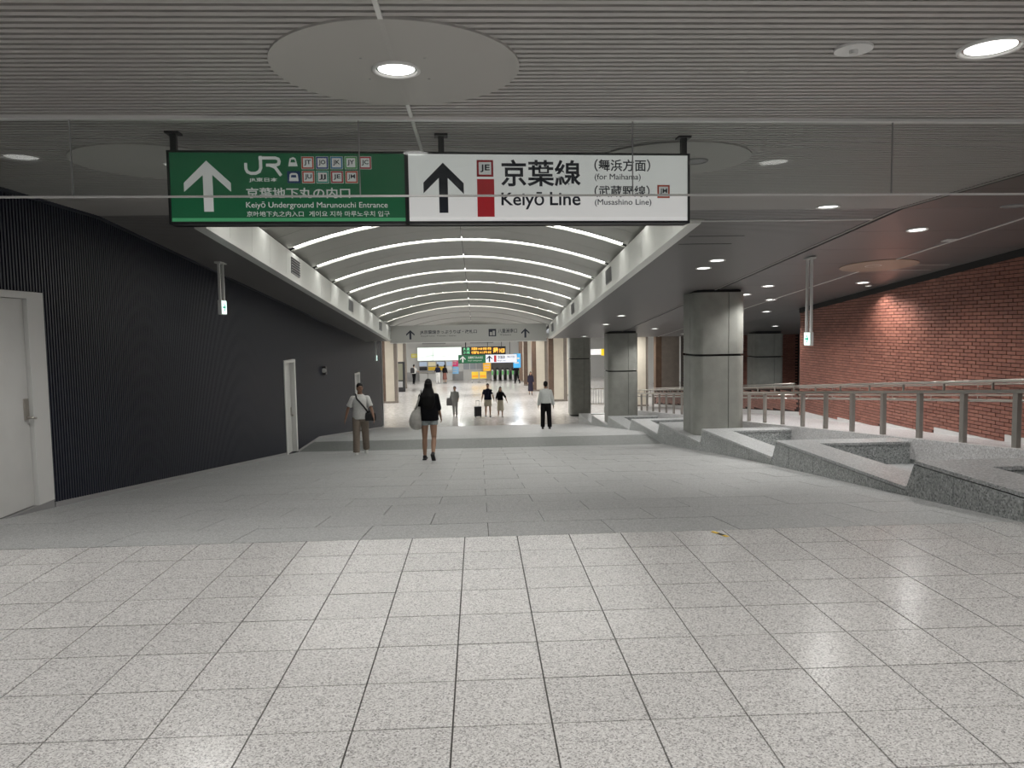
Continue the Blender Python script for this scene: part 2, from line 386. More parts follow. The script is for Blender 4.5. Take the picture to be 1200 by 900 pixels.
# fascias along both long sides of the vault
for name, sx, xf in (('trim_5', -1, VX0), ('trim_6', 1, VX1)):
    side = 'left' if sx < 0 else 'right'
    lip = MB(); strip(lip, xf-.06 if sx > 0 else xf-.10, xf+.10 if sx > 0 else xf+.06, [VD0-.02, 31.6], zlin, t=.07, off=.035)
    f = struct(name, lip, M_FASC, 'pale %s-hand side band of the vault with a bright lower edge' % side)
    d = VD0
    while d < 31.5:
        b = min(d+1.075, 31.6)
        xi, xo = xf-sx*.02, xf+sx*.06; xt, xto = xf-sx*.035, xf+sx*.045
        MB().hexa([(xi, d+.004, zlin(d)+.035), (xo, d+.004, zlin(d)+.035), (xo, b-.004, zlin(b)+.035), (xi, b-.004, zlin(b)+.035),
                   (xt, d+.004, zlin(d)+.54), (xto, d+.004, zlin(d)+.54), (xto, b-.004, zlin(b)+.54), (xt, b-.004, zlin(b)+.54)]).build('fascia_panel', M_FASC, f)
        d = b
    for vd in (15.4, 21.9, 28.35) if sx < 0 else (17.0, 23.5, 30.0):
        v = MB().hexa([(xf-sx*.040, vd-.33, zlin(vd-.33)+.13), (xf, vd-.33, zlin(vd-.33)+.13), (xf, vd+.33, zlin(vd+.33)+.13), (xf-sx*.040, vd+.33, zlin(vd+.33)+.13),
                       (xf-sx*.050, vd-.33, zlin(vd-.33)+.44), (xf, vd-.33, zlin(vd-.33)+.44), (xf, vd+.33, zlin(vd+.33)+.44), (xf-sx*.050, vd+.33, zlin(vd+.33)+.44)]).build('vent_grille', M_MGREY, f)
        for q in range(6):
            zz = .16+q*.05
            xg = xf-sx*(.042+.006*q/6)
            MB().hexa([(xg-sx*.012, vd-.31, zlin(vd-.31)+zz), (xg, vd-.31, zlin(vd-.31)+zz), (xg, vd+.31, zlin(vd+.31)+zz), (xg-sx*.012, vd+.31, zlin(vd+.31)+zz),
                       (xg-sx*.012, vd-.31, zlin(vd-.31)+zz+.018), (xg, vd-.31, zlin(vd-.31)+zz+.018), (xg, vd+.31, zlin(vd+.31)+zz+.018), (xg-sx*.012, vd+.31, zlin(vd+.31)+zz+.018)]).build('vent_slat', M_BLACK, v)

# ---- left wall of navy ribs, its doors, base strip
DOORS = [(6.93, 8.47, -.20, 2.05), (18.55, 19.66, zramp(19.2), .9), (28.95, 30.15, zramp(29.5), -.02)]
wl = MB()
ed = [-7.] + [x for q in DOORS for x in q[:2]] + [37.2]
for k in range(0, len(ed), 2): wl.box(XL-.35, XL-.05, ed[k], ed[k+1], -3.4, 3.3)
for a, b, z0, z1 in DOORS: wl.box(XL-.35, XL-.05, a, b, z1, 3.3); wl.box(XL-.35, XL-.05, a, b, -3.4, z0); wl.box(XL-.45, XL-.30, a-.1, b+.1, z0-.1, z1+.1)
wall_left = struct('wall_left', wl, M_NAVY, 'dark navy ribbed metal wall along the left of the ramp')
rb = MB(); d = -6.9
while d < 37.15:
    z0, z1 = zramp(d)+.055, zceil(d)+.07
    parts = [(z0, z1)]
    for a, b, q0, q1 in DOORS:
        if a-.02 < d+.015 < b+.02: parts = [(q1+.01, z1)] + ([(z0, q0-.02)] if q0-.02 > z0+.05 else [])
    for p, q in parts: rb.box(XL-.052, XL, d, d+.030, p, q)
    d += .055
tag(rb.build('wall_ribs', M_NAVY, wall_left), 'fine upright ribs of the navy wall', kind='stuff')
strip(MB(), XL-.05, XL+.012, [8.5, 18.5], zramp, t=-.055).build('wall_base_rail', M_MGREY, wall_left)
strip(MB(), XL-.05, XL+.012, [19.7, 22.3, 28.9], zramp, t=-.055).build('wall_base_rail', M_MGREY, wall_left)
strip(MB(), XL-.05, XL+.012, [30.2, 36.6, 37.2], zramp, t=-.055).build('wall_base_rail', M_MGREY, wall_left)
strip(MB(), XL-.05, XL+.03, [-7, 9.8, 32, 37.2], zceil, t=.05, off=.02).build('wall_top_rail', M_NAVY, wall_left)
MB().box(XL-.06, XL+.02, 37.2, 37.26, ZF, 1.1).build('wall_end_trim', M_WHITE, wall_left)
def door(n, label, a, b, z0, z1, jamb, leafx, handle=True):
    fr = MB(); fr.box(XL-.14, XL+.02, b-jamb, b, z0, z1); fr.box(XL-.14, XL+.02, a, a+jamb, z0, z1); fr.box(XL-.14, XL+.02, a+jamb, b-jamb, z1-.07, z1)
    o = struct('door_%d' % n, fr, M_WHITE, label)
    lf = MB().box(leafx-.05, leafx, a+jamb+.008, b-jamb-.008, z0+.01, z1-.075).build('door_leaf', M_DOOR, o)
    hy = b-jamb-.07
    MB().box(leafx, leafx+.018, hy-.035, hy+.035, z0+.92, z0+1.14).build('lock_plate', M_STEEL, lf)
    hb = MB(); hb.tube([(leafx+.01, hy, z0+.94), (leafx+.07, hy, z0+.94), (leafx+.07, hy-.12 if n == 2 else hy+.06, z0+.93)], .012, 8); hb.build('door_handle', M_STEEL, lf, True)
    return o, lf
d1, lf1 = door(1, 'pale grey steel door in the navy wall at the left edge', 6.93, 8.47, -.20, 2.05, .30, XL-.02)
MB().box(XL-.02, XL-.012, 7.45, 7.72, 1.60, 1.66).build('door_notice', M_WALLW, lf1)
st = MB().box(XL-.14, XL+.02, 6.9, 8.47, -.215, -.20); st.box(XL-.1, XL+.015, 6.9, 8.47, -.45, -.214); st.build('door_step', M_MGREY, d1)
door(2, 'narrow-looking pale grey door in the middle of the navy wall', 18.55, 19.66, zramp(19.2)+.0, .9, .12, XL-.09)
door(3, 'farthest pale door near the end of the navy wall', 28.95, 30.15, zramp(29.5), -.02, .08, XL-.09)

# ---- right side: walkway, its retaining wall, brick wall and parapet
walk = struct('floor_walkway', strip(MB(), XW, XB+.1, [4.6, 6, 8.98, 10, 22.5, 40], zfl, t=.5, off=-.012), M_JOINT, 'pale stone walkway sloping down beside the brick wall')
strip(MB(), XW+.17, XB+.1, [4.6, 5.996], zfl, t=.03).build('walkway_slab', M_WALK, walk)
d = 6.0
while d < 40:
    b = min(d+1.6, 40)
    for q in (8.98, 10, 22.5): b = q if d < q-.01 < b else b
    strip(MB(), XW+.17, XB+.1, [d, b-.005], zfl, t=.03).build('walkway_slab', M_WALK, walk); d = b
d = 4.6
while d < 40:
    b = min(d+1.5, 40); b = 8.98 if d < 8.97 < b else b
    strip(MB(), XW-.06, XW+.165, [d, b-.004], zwalk, t=.32, off=.012).build('edge_stone', M_WALK, walk)
    strip(MB(), XW-.03, XW+.03, [d, b-.004], lambda q: zwalk(q), t=1.5, off=-.04).build('retaining_panel', M_WALLG, walk)
    d = b
# stepped plinth and bricks
BL, BH, BT = .237, .0705, .012
def wstep(d):   # the plinth steps down every few bricks; top of the plinth
    q = math.floor((d-13.0)/2.1)*2.1 + 13.0
    return round((zfl(max(q+1.5, 5))+.10)/BH)*BH
bw = MB().box(XB+.012, XB+.45, -7, 21.7, -1.6, 3.3)
wall_right = struct('wall_right', bw, M_MORTAR, 'red brick wall on the far side of the walkway')
bricks = []
for c in range(-22, 46):
    z0 = c*BH; off = (c % 2)*BL/2; n0 = int(-6.9/BL)
    for k in range(n0, int(21.6/BL)+1):
        y0 = k*BL + off; yc = y0+BL/2
        if y0+BL > 21.9: continue
        if z0+BH > zceil(yc)+.03 or z0 < wstep(yc)-.001: continue
        bricks.append((yc, z0))
def brick_px(b):
    y, z = b; return (-EYE+z)/y, XB/y
vis = [b for b in bricks if b[0] > 3 and brick_px(b)[1] < .80]
vis.sort(key=lambda b: b[0]); big = set(vis[:300])
me_brick = MB().box(0, .03, -BL/2+.0065, BL/2-.0065, .006, BH-.006).mesh('brick', M_BRICK)
far = MB()
for b in bricks:
    dx = random.uniform(-.003, .003)
    if b in big: shared('brick', me_brick, wall_right, (XB+dx-.004, b[0], b[1]))
    else: far.box(XB-.004+dx, XB+.03, b[0]-BL/2+.0065, min(b[0]+BL/2-.0065, 21.70), b[1]+.006, b[1]+BH-.006)
tag(far.build('further_bricks', M_BRICK, wall_right), 'red bricks of the wall further along', kind='stuff')
d = 13.0-2.1*9
while d < 21.6:
    b = min(d+2.1, 21.68)
    MB().box(XB-.02, XB+.012, d, b-.003, zfl(b)-.3, wstep(d+.5)).build('plinth_block', M_PLINTH, wall_right)
    d += 2.1
strip(MB(), XB-.03, XB+.05, [-7, 9.8, 21.7], zceil, t=.15, off=.02).build('shadow_gap_trim', M_CEILB, wall_right)
# low brick parapet beyond the end of the tall wall
pp = MB(); strip(pp, XB+.012, XB+.33, [21.7, 40], lambda d: zwalk(d)+.80, t=1.4)
par = struct('wall_parapet', pp, M_MORTAR, 'low brick parapet beside the lower walkway')
pb = MB()
for c in range(-60, 20):
    z0 = c*BH
    for k in range(int(21.7/BL)+1, int(40/BL)-1):
        y0 = k*BL+(c % 2)*BL/2
        if zwalk(y0)+.12 < z0 and z0+BH < zwalk(y0+BL)+.80: pb.box(XB, XB+.03, y0+.004, y0+BL-.006, z0+.004, z0+BH-.004)
tag(pb.build('parapet_bricks', M_BRICK, par), 'red bricks of the low parapet', kind='stuff')
strip(MB(), XB-.02, XB+.012, [21.7, 40], lambda d: zwalk(d)+.12, t=.4).build('parapet_plinth', M_PLINTH, par)
strip(MB(), XB-.03, XB+.38, [21.7, 40], lambda d: zwalk(d)+.86, t=.06).build('parapet_coping', M_BROWN, par)
# back wall of brick behind the parapet
bbk = struct('wall_back', MB().box(9.75, 15.5, 36.03, 36.4, -4, 1.5), M_MORTAR, 'red brick wall far behind the parapet')
pb = MB()
for c in range(-45, 17):
    z0 = c*BH
    for k in range(int(5.7/BL)):
        x0 = 9.76+k*BL+(c % 2)*BL/2
        if x0+BL < 15.4: pb.box(x0+.004, x0+BL-.006, 36.0, 36.04, z0+.004, z0+BH-.004)
tag(pb.build('back_wall_bricks', M_BRICK, bbk), 'red bricks of the far wall', kind='stuff')
struct('wall_right_side', MB().box(15.4, 15.6, 21.7, 36.4, -4, 3), M_MGREY, 'grey side wall far right behind the parapet')
struct('floor_side', MB().box(XB+.3, 15.6, 21.5, 36.1, -2.6, -2.3), M_RAMP, 'grey floor behind the parapet')

# ================================================================== STONE PLANTERS beside the ramp
TEETH = [(4.6, .245, 7.40, .20), (7.58, -.10, 11.72, -.235), (11.92, -.53, 16.16, -.64), (16.35, -.955, 20.05, -.975), (20.33, -1.31, 23.82, -1.33), (24.2, -1.71, 28.2, -1.74), (28.4, -2.10, 32.3, -2.15), (32.5, -2.52, 36.5, -2.56)]
ORD = ['first', 'second', 'third', 'fourth', 'fifth', 'sixth', 'seventh', 'eighth']
for k, (a, za, b, zb) in enumerate(TEETH):
    t = thing('granite_planter', 'stepped grey granite planter beside the ramp, %s from the camera' % ORD[k], 'planter', (xcurb(a), a, zramp(a)), 0, 'granite planters down the ramp')
    ox, oy, oz = t.location
    def L(m): m.v = [(x-ox, y-oy, z-oz) for x, y, z in m.v]; return m
    zt = lambda d: za+(zb-za)*(d-a)/(b-a)
    nxt = TEETH[k+1] if k+1 < len(TEETH) else (b+.2, zb-.42, 0, 0)
    n = 4 if b-a > 3.4 else 3; ws = [0, .3, .62, .86, 1] if n == 4 else [0, .4, .75, 1]
    for q in range(n):
        p0, p1 = a+(b-a)*ws[q], a+(b-a)*ws[q+1]
        m = MB(); m.hexa([(xcurb(p0), p0+.006, zramp(p0)-.04), (xcurb(p0)+.08, p0+.006, zramp(p0)-.04), (xcurb(p1)+.08, p1-.006, zramp(p1)-.04), (xcurb(p1), p1-.006, zramp(p1)-.04),
                          (xcurb(p0), p0+.006, zt(p0)-.046), (xcurb(p0)+.08, p0+.006, zt(p0)-.046), (xcurb(p1)+.08, p1-.006, zt(p1)-.046), (xcurb(p1), p1-.006, zt(p1)-.046)])
        L(m).build('face_panel', M_WALLG, t)
    ks = [a+.012] + [q for q in (5.75, 13.75) if a+.1 < q < b-.1] + [b-.012]
    m = MB(); strip(m, lambda d: xcurb(d)+.035, lambda d: xcurb(d)+.12, ks, lambda d: zt(d)-.036, t=.75)
    L(m).build('dark_gap_core', M_DARK, t)  # near-black backing: dark joints, and the shadow line under the coping as colour
    # raked end piece under the step to the next planter
    m = MB(); x0, x1 = xcurb(b), xcurb(nxt[0])
    m.hexa([(x0, b-.003, zramp(b)-.04), (XW-.04, b-.003, zramp(b)-.04), (XW-.04, nxt[0]-.004, zramp(nxt[0])-.04), (x1, nxt[0]-.004, zramp(nxt[0])-.04),
            (x0, b-.003, zb-.004), (XW-.04, b-.003, zb-.004), (XW-.04, nxt[0]-.004, nxt[1]-.02), (x1, nxt[0]-.004, nxt[1]-.02)])
    L(m).build('end_block', M_WALLG, t)
    m = MB(); cw = .5; strip(m, lambda d: xcurb(d)-.012, lambda d: xcurb(d)+cw, [a, b], zt, t=.035); L(m).build('coping', M_COPE, t)
    m = MB(); m.box(xcurb(b)+cw, XW-.05, b-.42, b, zb-.035, zb); L(m).build('cross_coping', M_COPE, t)
    zi0, zi1 = za-.004, zb-.40
    if k == 0: zi0, zi1 = -.12, -.14
    m = MB(); strip(m, lambda d: xcurb(d)+cw-.05, XW-.04, [a, b-.39], lambda d: zi0+(zi1-zi0)*(d-a)/(b-a), t=.3); L(m).build('recess_floor', M_COPE if k else M_MGREY, t)
    m = MB(); m.box(xcurb(b)+cw-.03, XW-.05, b-.40, b-.36, zi1-.1, zb-.036); L(m).build('recess_end_wall', M_WALLG, t)
    m = MB(); strip(m, lambda d: xcurb(d)+cw-.05, lambda d: xcurb(d)+cw-.02, [a, b], lambda d: zt(d)-.036, t=.5); L(m).build('recess_side_wall', M_WALLG, t)
    if k == 0:
        m = MB(); m.box(xcurb(a), XW-.04, a-.08, a, -.02, za-.03); L(m).build('near_end_wall', M_WALLG, t)

# ================================================================== COLUMNS
def column(label, x, y, z0, z1, zmid, r, rot, group, mat=M_CONC):
    t = thing('concrete_column', label, 'column', (x, y, z0), rot, group)
    cr = r*.36; out = []     # outline, starting on the front face (-y), counter-clockwise
    for cx, cy, a0 in ((r-cr, -r+cr, -PI/2), (r-cr, r-cr, 0), (-r+cr, r-cr, PI/2), (-r+cr, -r+cr, PI)):
        for k in range(9): out.append(Vector((cx+cr*math.cos(a0+PI/2*k/8), cy+cr*math.sin(a0+PI/2*k/8))))
    seg = [(out[k], out[(k+1) % len(out)]) for k in range(len(out))]; tot = sum((b-a).length for a, b in seg)
    def at(l):
        l %= tot
        for a, b in seg:
            q = (b-a).length
            if l <= q: return a.lerp(b, l/q)
            l -= q
        return out[0].copy()
    st0 = -(r-cr) + .32*r
    H_ = z1-z0; zm = zmid-z0; q_ = (r-.05)/r
    core = MB().rings([[(p.x*q_, p.y*q_, z) for p in out] for z in (0, H_+.15)]); core.build('column_core', M_DARK, t)
    for lo, hi in ((.06, zm-.025), (zm+.025, H_)):
        for q in range(4):
            l0, l1 = st0+tot*q/4+.008, st0+tot*(q+1)/4-.008; n = 22; mb = MB(); ring = [at(l0+(l1-l0)*k/n) for k in range(n+1)]; f = (r-.06)/r
            outer = [(p.x, p.y) for p in ring] + [(p.x*f, p.y*f) for p in ring[::-1]]
            mb.add([(x_, y_, lo) for x_, y_ in outer] + [(x_, y_, hi) for x_, y_ in outer],
                   [(k, k+1, len(outer)+k+1, len(outer)+k) for k in range(len(outer)-1)] + [(len(outer)-1, 0, len(outer), 2*len(outer)-1)]
                   + [(k, k+1, 2*n-k, 2*n+1-k) for k in range(n)] + [(len(outer)+k, len(outer)+k+1, len(outer)+2*n-k, len(outer)+2*n+1-k) for k in range(n)])
            mb.build('column_panel', mat, t)
    return t
GC = 'grey columns along the planters'
column('nearest grey concrete column rising from the planters', 5.575, 17.95, -1.34, zceil(17.3)-.07, .90, .595, .0, GC)
column('middle grey concrete column along the planters', 5.50, 29.35, -2.25, zceil(28.9)-.08, -.10, .58, .0, GC)
column('farthest grey concrete column along the planters beside the concourse', 5.33, 40.3, ZF, 1.06, -.05, .565, .0, GC)
column('grey column standing behind the low parapet past the end of the brick wall', 11.62, 30.5, -2.3, zceil(30.5)-.06, .30, .575, 0, None)
column('grey column behind the parapet, half hidden by the nearest column', 10.3, 34.2, -2.3, 1.08, -.05, .60, 0, None)

# ================================================================== CEILING LAMPS AND DISCS
tilt = math.atan(.086)
def disc(label, x, y, r=.68, mat=M_DISC):
    o = MB().cyl((0, 0, -.012), r, .018, 64).build('ceiling_disc', mat); o.location = (x, y, zceil(y)); o.rotation_euler = (-tilt if y > 9.8 else 0, 0, 0)
    for a in range(4):
        MB().cyl((r*.35*math.cos(a*PI/2+.78), r*.35*math.sin(a*PI/2+.78), -.014), .008, .004, 8).build('screw_cap', M_MGREY, o)
    return tag(o, label, 'ceiling disc')
def downlight(label, x, y, power, r=.15, lit=True, group='recessed downlights', on_disc=False):
    t = thing('downlight', label, 'downlight', (x, y, zceil(y)-(.012 if on_disc else 0)), 0, group); t.rotation_euler = (-tilt if 9.8 < y < 32 else 0, 0, 0)
    n = 40; ring = MB()
    prof = [(r, 0), (r, -.012), (r*.88, -.014), (r*.84, -.004), (r*.84, 0)]
    ring.rings([[(p*math.cos(2*PI*k/n), p*math.sin(2*PI*k/n), z) for k in range(n)] for p, z in prof], cap=False); ring.build('trim_ring', M_WHITE if lit else M_MGREY, t, True)
    if lit:
        MB().rings([[(p*math.cos(2*PI*k/n), p*math.sin(2*PI*k/n), z) for k in range(n)] for p, z in ((r*.84, -.003), (r*.8, -.0025), (r*.74, -.001))], cap=False).build('reflector', M_REFL, t, True)
        MB().cyl((0, 0, -.0015), r*.76, .001, 32).build('lamp_lens', M_LAMP, t)
        spot(t, (0, 0, -.05), power, r=r*.5)
    else:
        MB().cyl((0, 0, -.004), r*.84, .003, 32).build('lamp_lens', M_MGREY, t)
    return t
disc('large pale disc panel in the slatted ceiling, nearest the camera', -.43, 4.41, .69)
downlight('lit downlight in the middle of the nearest ceiling disc', -.43, 4.41, P_NEAR, .135, on_disc=True)
disc('pale ceiling disc behind the glass, left of the hanging sign', -2.71, 6.79, .69)
downlight('lit downlight in the disc at the left edge of the hanging sign', -2.55, 6.79, P_RAMP, .12, on_disc=True)
disc('pale ceiling disc behind the glass above the right end of the sign', 1.73, 6.82, .69)
downlight('unlit round fitting in the disc above the right end of the sign', 1.95, 6.82, 0, .12, False, on_disc=True)
disc('tan ceiling disc over the walkway before the brick wall', 7.63, 14.29, .69, M_TAN)
downlight('lit downlight in the top right corner of the picture', 2.79, 4.11, P_NEAR, .165)
downlight('lit downlight left of the nearest disc, mirrored to the corner one', -3.65, 4.11, P_NEAR*.7, .165)
sd = thing('ceiling_sensor', 'white round detector plate in the slatted ceiling left of the corner downlight', 'detector', (2.04, 4.12, 3.06))
MB().cyl((0, 0, -.014), .098, .014, 40).build('cover_plate', M_WALLW, sd); MB().cyl((0, 0, -.034), .022, .02, 20).build('sensor_head', M_LGREY, sd)
downlight('lit downlight right of the sign just below the glass edge', 4.44, 9.56, P_RAMP*1.3, .15)
downlight('unlit dark fitting in the ceiling near the right edge', 6.91, 9.64, 0, .15, False)
for k, (y, l) in enumerate([(13.5, 'smaller-looking upper one of the pair'), (14.32, 'lower one of the pair')]):
    downlight('lit downlight in front of the nearest column, %s' % l, 4.27, y, P_RAMP*.7, .15)
for y, l in ((23.0, 'left and above the middle column'), (25.8, 'just left of the middle column top'), (31.1, 'above the farthest grey column')):
    downlight('lit downlight %s' % l, 4.34, y, P_RAMP, .15)
for y, l in ((11.1, 'below the dark ceiling gap nearest the camera'), (16.9, 'right of the nearest column top'), (18.35, 'close behind the nearest column top'), (23.1, 'left of the nearest column'), (27.9, 'right of the middle column')):
    downlight('lit downlight over the walkway edge, %s' % l, 6.5, y, P_BAY, .15)
for x, y, l in ((7.52, 14.28, 'at the left side of the tan disc'), (8.5, 16.57, 'between the tan disc and the brick wall'), (7.56, 19.46, 'left of the hanging exit sign'), (8.58, 22.42, 'nearest the far end of the brick wall'), (8.34, 30.6, 'farthest over the lower walkway')):
    downlight('lit downlight over the walkway, %s' % l, x, y, P_BAY, .15)
for x, y, l in ((12.6, 25.0, 'nearer'), (10.9, 27.6, 'middle'), (12.6, 33.0, 'farther')):  # added lamps that brighten the brick and columns behind the parapet
    downlight('added lit downlight in the ceiling behind the low parapet, %s one' % l, x, y, P_BAY, .15)
for k, y in enumerate((11.7, 17.4)): 
    downlight('small lit downlight close to the brick wall, %s' % ('nearer' if k == 0 else 'farther'), 8.9, y-.3, P_BAY*.45, .07)
for x in (-3.4, -.4, 2.6, 5.6):  # unseen lamps, added to light the near hall from behind
    for y in (.6, -3.0): downlight('unseen lit downlight added in the hall behind the camera', x, y, P_NEAR, .15)
for x in (5.8, 8.2):
    downlight('lit downlight over the start of the walkway outside the view', x, 5.2, P_NEAR*.6, .15)
sq = thing('ceiling_detector', 'small square detector plate beside the bright ceiling strip', 'detector', (7.5, 11.9, zceil(11.9))); sq.rotation_euler = (-tilt, 0, 0)
MB().box(-.09, .09, -.09, .09, -.012, 0).build('cover_plate', M_WHITE, sq); MB().box(-.05, .05, -.05, .05, -.018, -.012).build('grille', M_LGREY, sq)
for x, y, l in ((2.5, 11.7, 'right of the vault start'), (8.6, 14.6, 'near the brick wall behind the tan disc')):
    h = thing('ceiling_hatch', 'narrow slot frame in the dark ceiling %s' % l, 'hatch', (x if x > 3.2 else 3.6, y, zceil(y))); h.rotation_euler = (-tilt, 0, 0)
    for a in (-.3, .3): MB().box(-.42, .42, a-.01, a+.01, -.006, 0).build('slot_edge', M_BLACK if x < 5 else M_WHITE, h)

# ================================================================== GLASS SMOKE SCREEN across the hall
GR = .030
gs = thing('glass_smoke_screen', 'frameless clear glass screen hanging from the ceiling across the hall', 'glass screen', (0, 5.44, 0), GR)
gl = .535; gx = [-4.62, -2.72, -.80, 1.12, 3.04, 4.96, 6.88, 9.1]
for a, b in zip(gx[:-1], gx[1:]): MB().box(a+.004, b-.004, -.005, .005, 3.06-gl, 3.055).build('glass_pane', M_GLASS, gs)
MB().box(-4.66, 9.15, -.03, .03, 3.035, 3.058).build('top_channel', M_WHITE, gs)
for a, b in zip(gx[:-1], gx[1:]): MB().box(a, b-.003, -.011, .011, 3.06-gl-.009, 3.06-gl+.003).build('bottom_channel', M_WHITE, gs)
for x in gx[1:-1]: MB().box(x-.0035, x+.0035, -.006, .006, 3.06-gl, 3.05).build('pane_joint', M_MGREY, gs)

# ================================================================== BIG HANGING SIGN
SGX0, SGX1, SGZ0, SGZ1 = -2.235, 1.665, 2.385, 2.915
sg = thing('hanging_sign', 'wide hanging direction sign, green left half and white right half', 'sign', ((SGX0+SGX1)/2, 5.83, SGZ0), .055)
SW_, SH_ = SGX1-SGX0, SGZ1-SGZ0
def Xs(px): return (px-196)/(811-196)*SW_ - SW_/2
def Zs(py, px=500):
    top = 175+(px-196)/615*4; bot = 264-(px-196)/615*1
    return (bot-py)/(bot-top)*SH_
fr = MB().box(-SW_/2, SW_/2, .0, .16, 0, .018); fr.box(-SW_/2, SW_/2, 0, .16, SH_-.014, SH_)
fr.box(-SW_/2, -SW_/2+.016, 0, .16, 0, SH_); fr.box(SW_/2-.016, SW_/2, 0, .16, 0, SH_); fr.box(Xs(465.2), Xs(469.8), 0, .16, 0, SH_); fr.box(-SW_/2, SW_/2, .10, .16, 0, SH_)
fr.build('sign_frame', M_BLACK, sg)
M_SGREEN = P('sign_green', (.012, .135, .055), .3, emit=(.02, .22, .09), es=.12)
M_SWHITE = P('sign_white', (.62, .62, .61), .3, emit=(.9, .9, .88), es=.36)
M_SLET = P('sign_letter_white', (.66, .66, .64), .4, emit=(.9, .9, .9), es=.2)
M_SRED = P('sign_red', (.52, .02, .03), .35, emit=(.6, .02, .03), es=.12)
pg = MB().box(-SW_/2+.016, Xs(465.2), .012, .10, .018, SH_-.014).build('green_panel', M_SGREEN, sg)
pw = MB().box(Xs(469.8), SW_/2-.016, .012, .10, .018, SH_-.014).build('white_panel', M_SWHITE, sg)
MB().box(-SW_/2+.018, Xs(465), .006, .0125, .018, .045).build('light_edge', P('sign_green_edge', (.06, .30, .14), .3, emit=(.1, .5, .22), es=.25), pg)
MB().box(Xs(470), SW_/2-.018, .006, .0125, .018, .045).build('light_edge', P('sign_white_edge', (.8, .8, .78), .3, emit=(1, 1, .97), es=.35), pw)
for px in (201, 509, 807): hg = MB().box(Xs(px)-.022, Xs(px)+.022, .06, .10, SH_, 3.06-SGZ0-.01); hg.box(Xs(px)-.05, Xs(px)+.05, .03, .13, 3.06-SGZ0-.014, 3.06-SGZ0); hg.build('hanger', M_BLACK, sg)
YF = .0118
g3 = lambda zx, zy: (Xs(180+zx*.26667), Zs(150+zy*.2664, 180+zx*.26667))
g4 = lambda zx, zy: (Xs(460+zx*.3), Zs(150+zy*.3002, 460+zx*.3))
def t3(s_, x0, x1, y0, y1, mat, par, bold=0.): (a, b), (c, d_) = g3(x0, y1), g3(x1, y0); return text(s_, a, c, b, d_, YF-.001, mat, par, bold)
def t4(s_, x0, x1, y0, y1, mat, par, bold=0.): (a, b), (c, d_) = g4(x0, y1), g4(x1, y0); return text(s_, a, c, b, d_, YF-.001, mat, par, bold)
flat([g3(*p) for p in ((223, 140), (322, 240), (322, 280), (246, 204), (246, 370), (206, 370), (206, 204), (126, 280), (126, 240))], YF, .003, M_SLET, pg, 'arrow')
stroke([g3(*p) for p in ((388, 150), (388, 176), (394, 190), (408, 197), (428, 197), (444, 189), (451, 172), (451, 119))], .017*1.25, YF, .003, M_SLET, pg, 'emblem')
stroke([g3(*p) for p in ((443, 128), (515, 128), (527, 133), (530, 143), (527, 155), (515, 160), (474, 160))], .017*1.25, YF, .003, M_SLET, pg, 'emblem')
stroke([g3(*p) for p in ((490, 160), (512, 170), (536, 207))], .017*1.25, YF, .003, M_SLET, pg, 'emblem')
t3('JR東日本', 400, 520, 217, 237, M_SLET, pg, .012)
t3('京葉地下丸の内口', 385, 830, 262, 309, M_SLET, pg, .012)
t3('Keiyō Underground Marunouchi Entrance', 383, 992, 326, 360, M_SLET, pg, 0)
t3('京叶地下丸之内入口', 385, 626, 368, 393, M_SLET, pg, .0)
t3('게이요 지하 마루노우치 입구', 650, 1000, 368, 393, M_SLET, pg, .0)
def badge(s_, x0, x1, y0, y1, col, g, tt, par, frame=.16):
    (a, b), (c, d_) = g(x0, y1), g(x1, y0); f = (c-a)*.07
    flat(rect(a, c, b, d_), YF, .002, M_SLET, par, 'badge_plate')
    k = P('badge_'+s_, col, .4); o = MB()
    for q in (rect(a+f*.4, c-f*.4, d_-f*2, d_-f*.4), rect(a+f*.4, c-f*.4, b+f*.4, b+f*2), rect(a+f*.4, a+f*2, b+f*2, d_-f*2), rect(c-f*2, c-f*.4, b+f*2, d_-f*2)):
        o.prism(q, lambda u, v, kk: (u, YF-.0015-.002*kk, v))
    o.build('badge_frame', k, par)
    w_, h_ = c-a, d_-b; text(s_, a+w_*.23, c-w_*.23, b+h_*.28, d_-h_*.28, YF-.0035, M_INK, par, .004 if 'M' in s_ else .02)
OR, RD, BL_, LB, GN, TL = (.75, .10, .04), (.60, .02, .03), (.02, .06, .30), (.05, .25, .5), (.10, .45, .12), (.03, .40, .30)
for s_, x0, x1, c in (('JT', 624, 678, OR), ('JO', 686, 740, BL_), ('JK', 748, 802, LB), ('JY', 810, 864, GN), ('JC', 872, 926, RD)): badge(s_, x0, x1, 121, 178, c, g3, t3, pg)
for s_, x0, x1, c in (('JU', 625, 679, OR), ('JJ', 686, 740, TL), ('JE', 748, 803, RD), ('JM', 811, 866, OR)): badge(s_, x0, x1, 186, 242, c, g3, t3, pg)
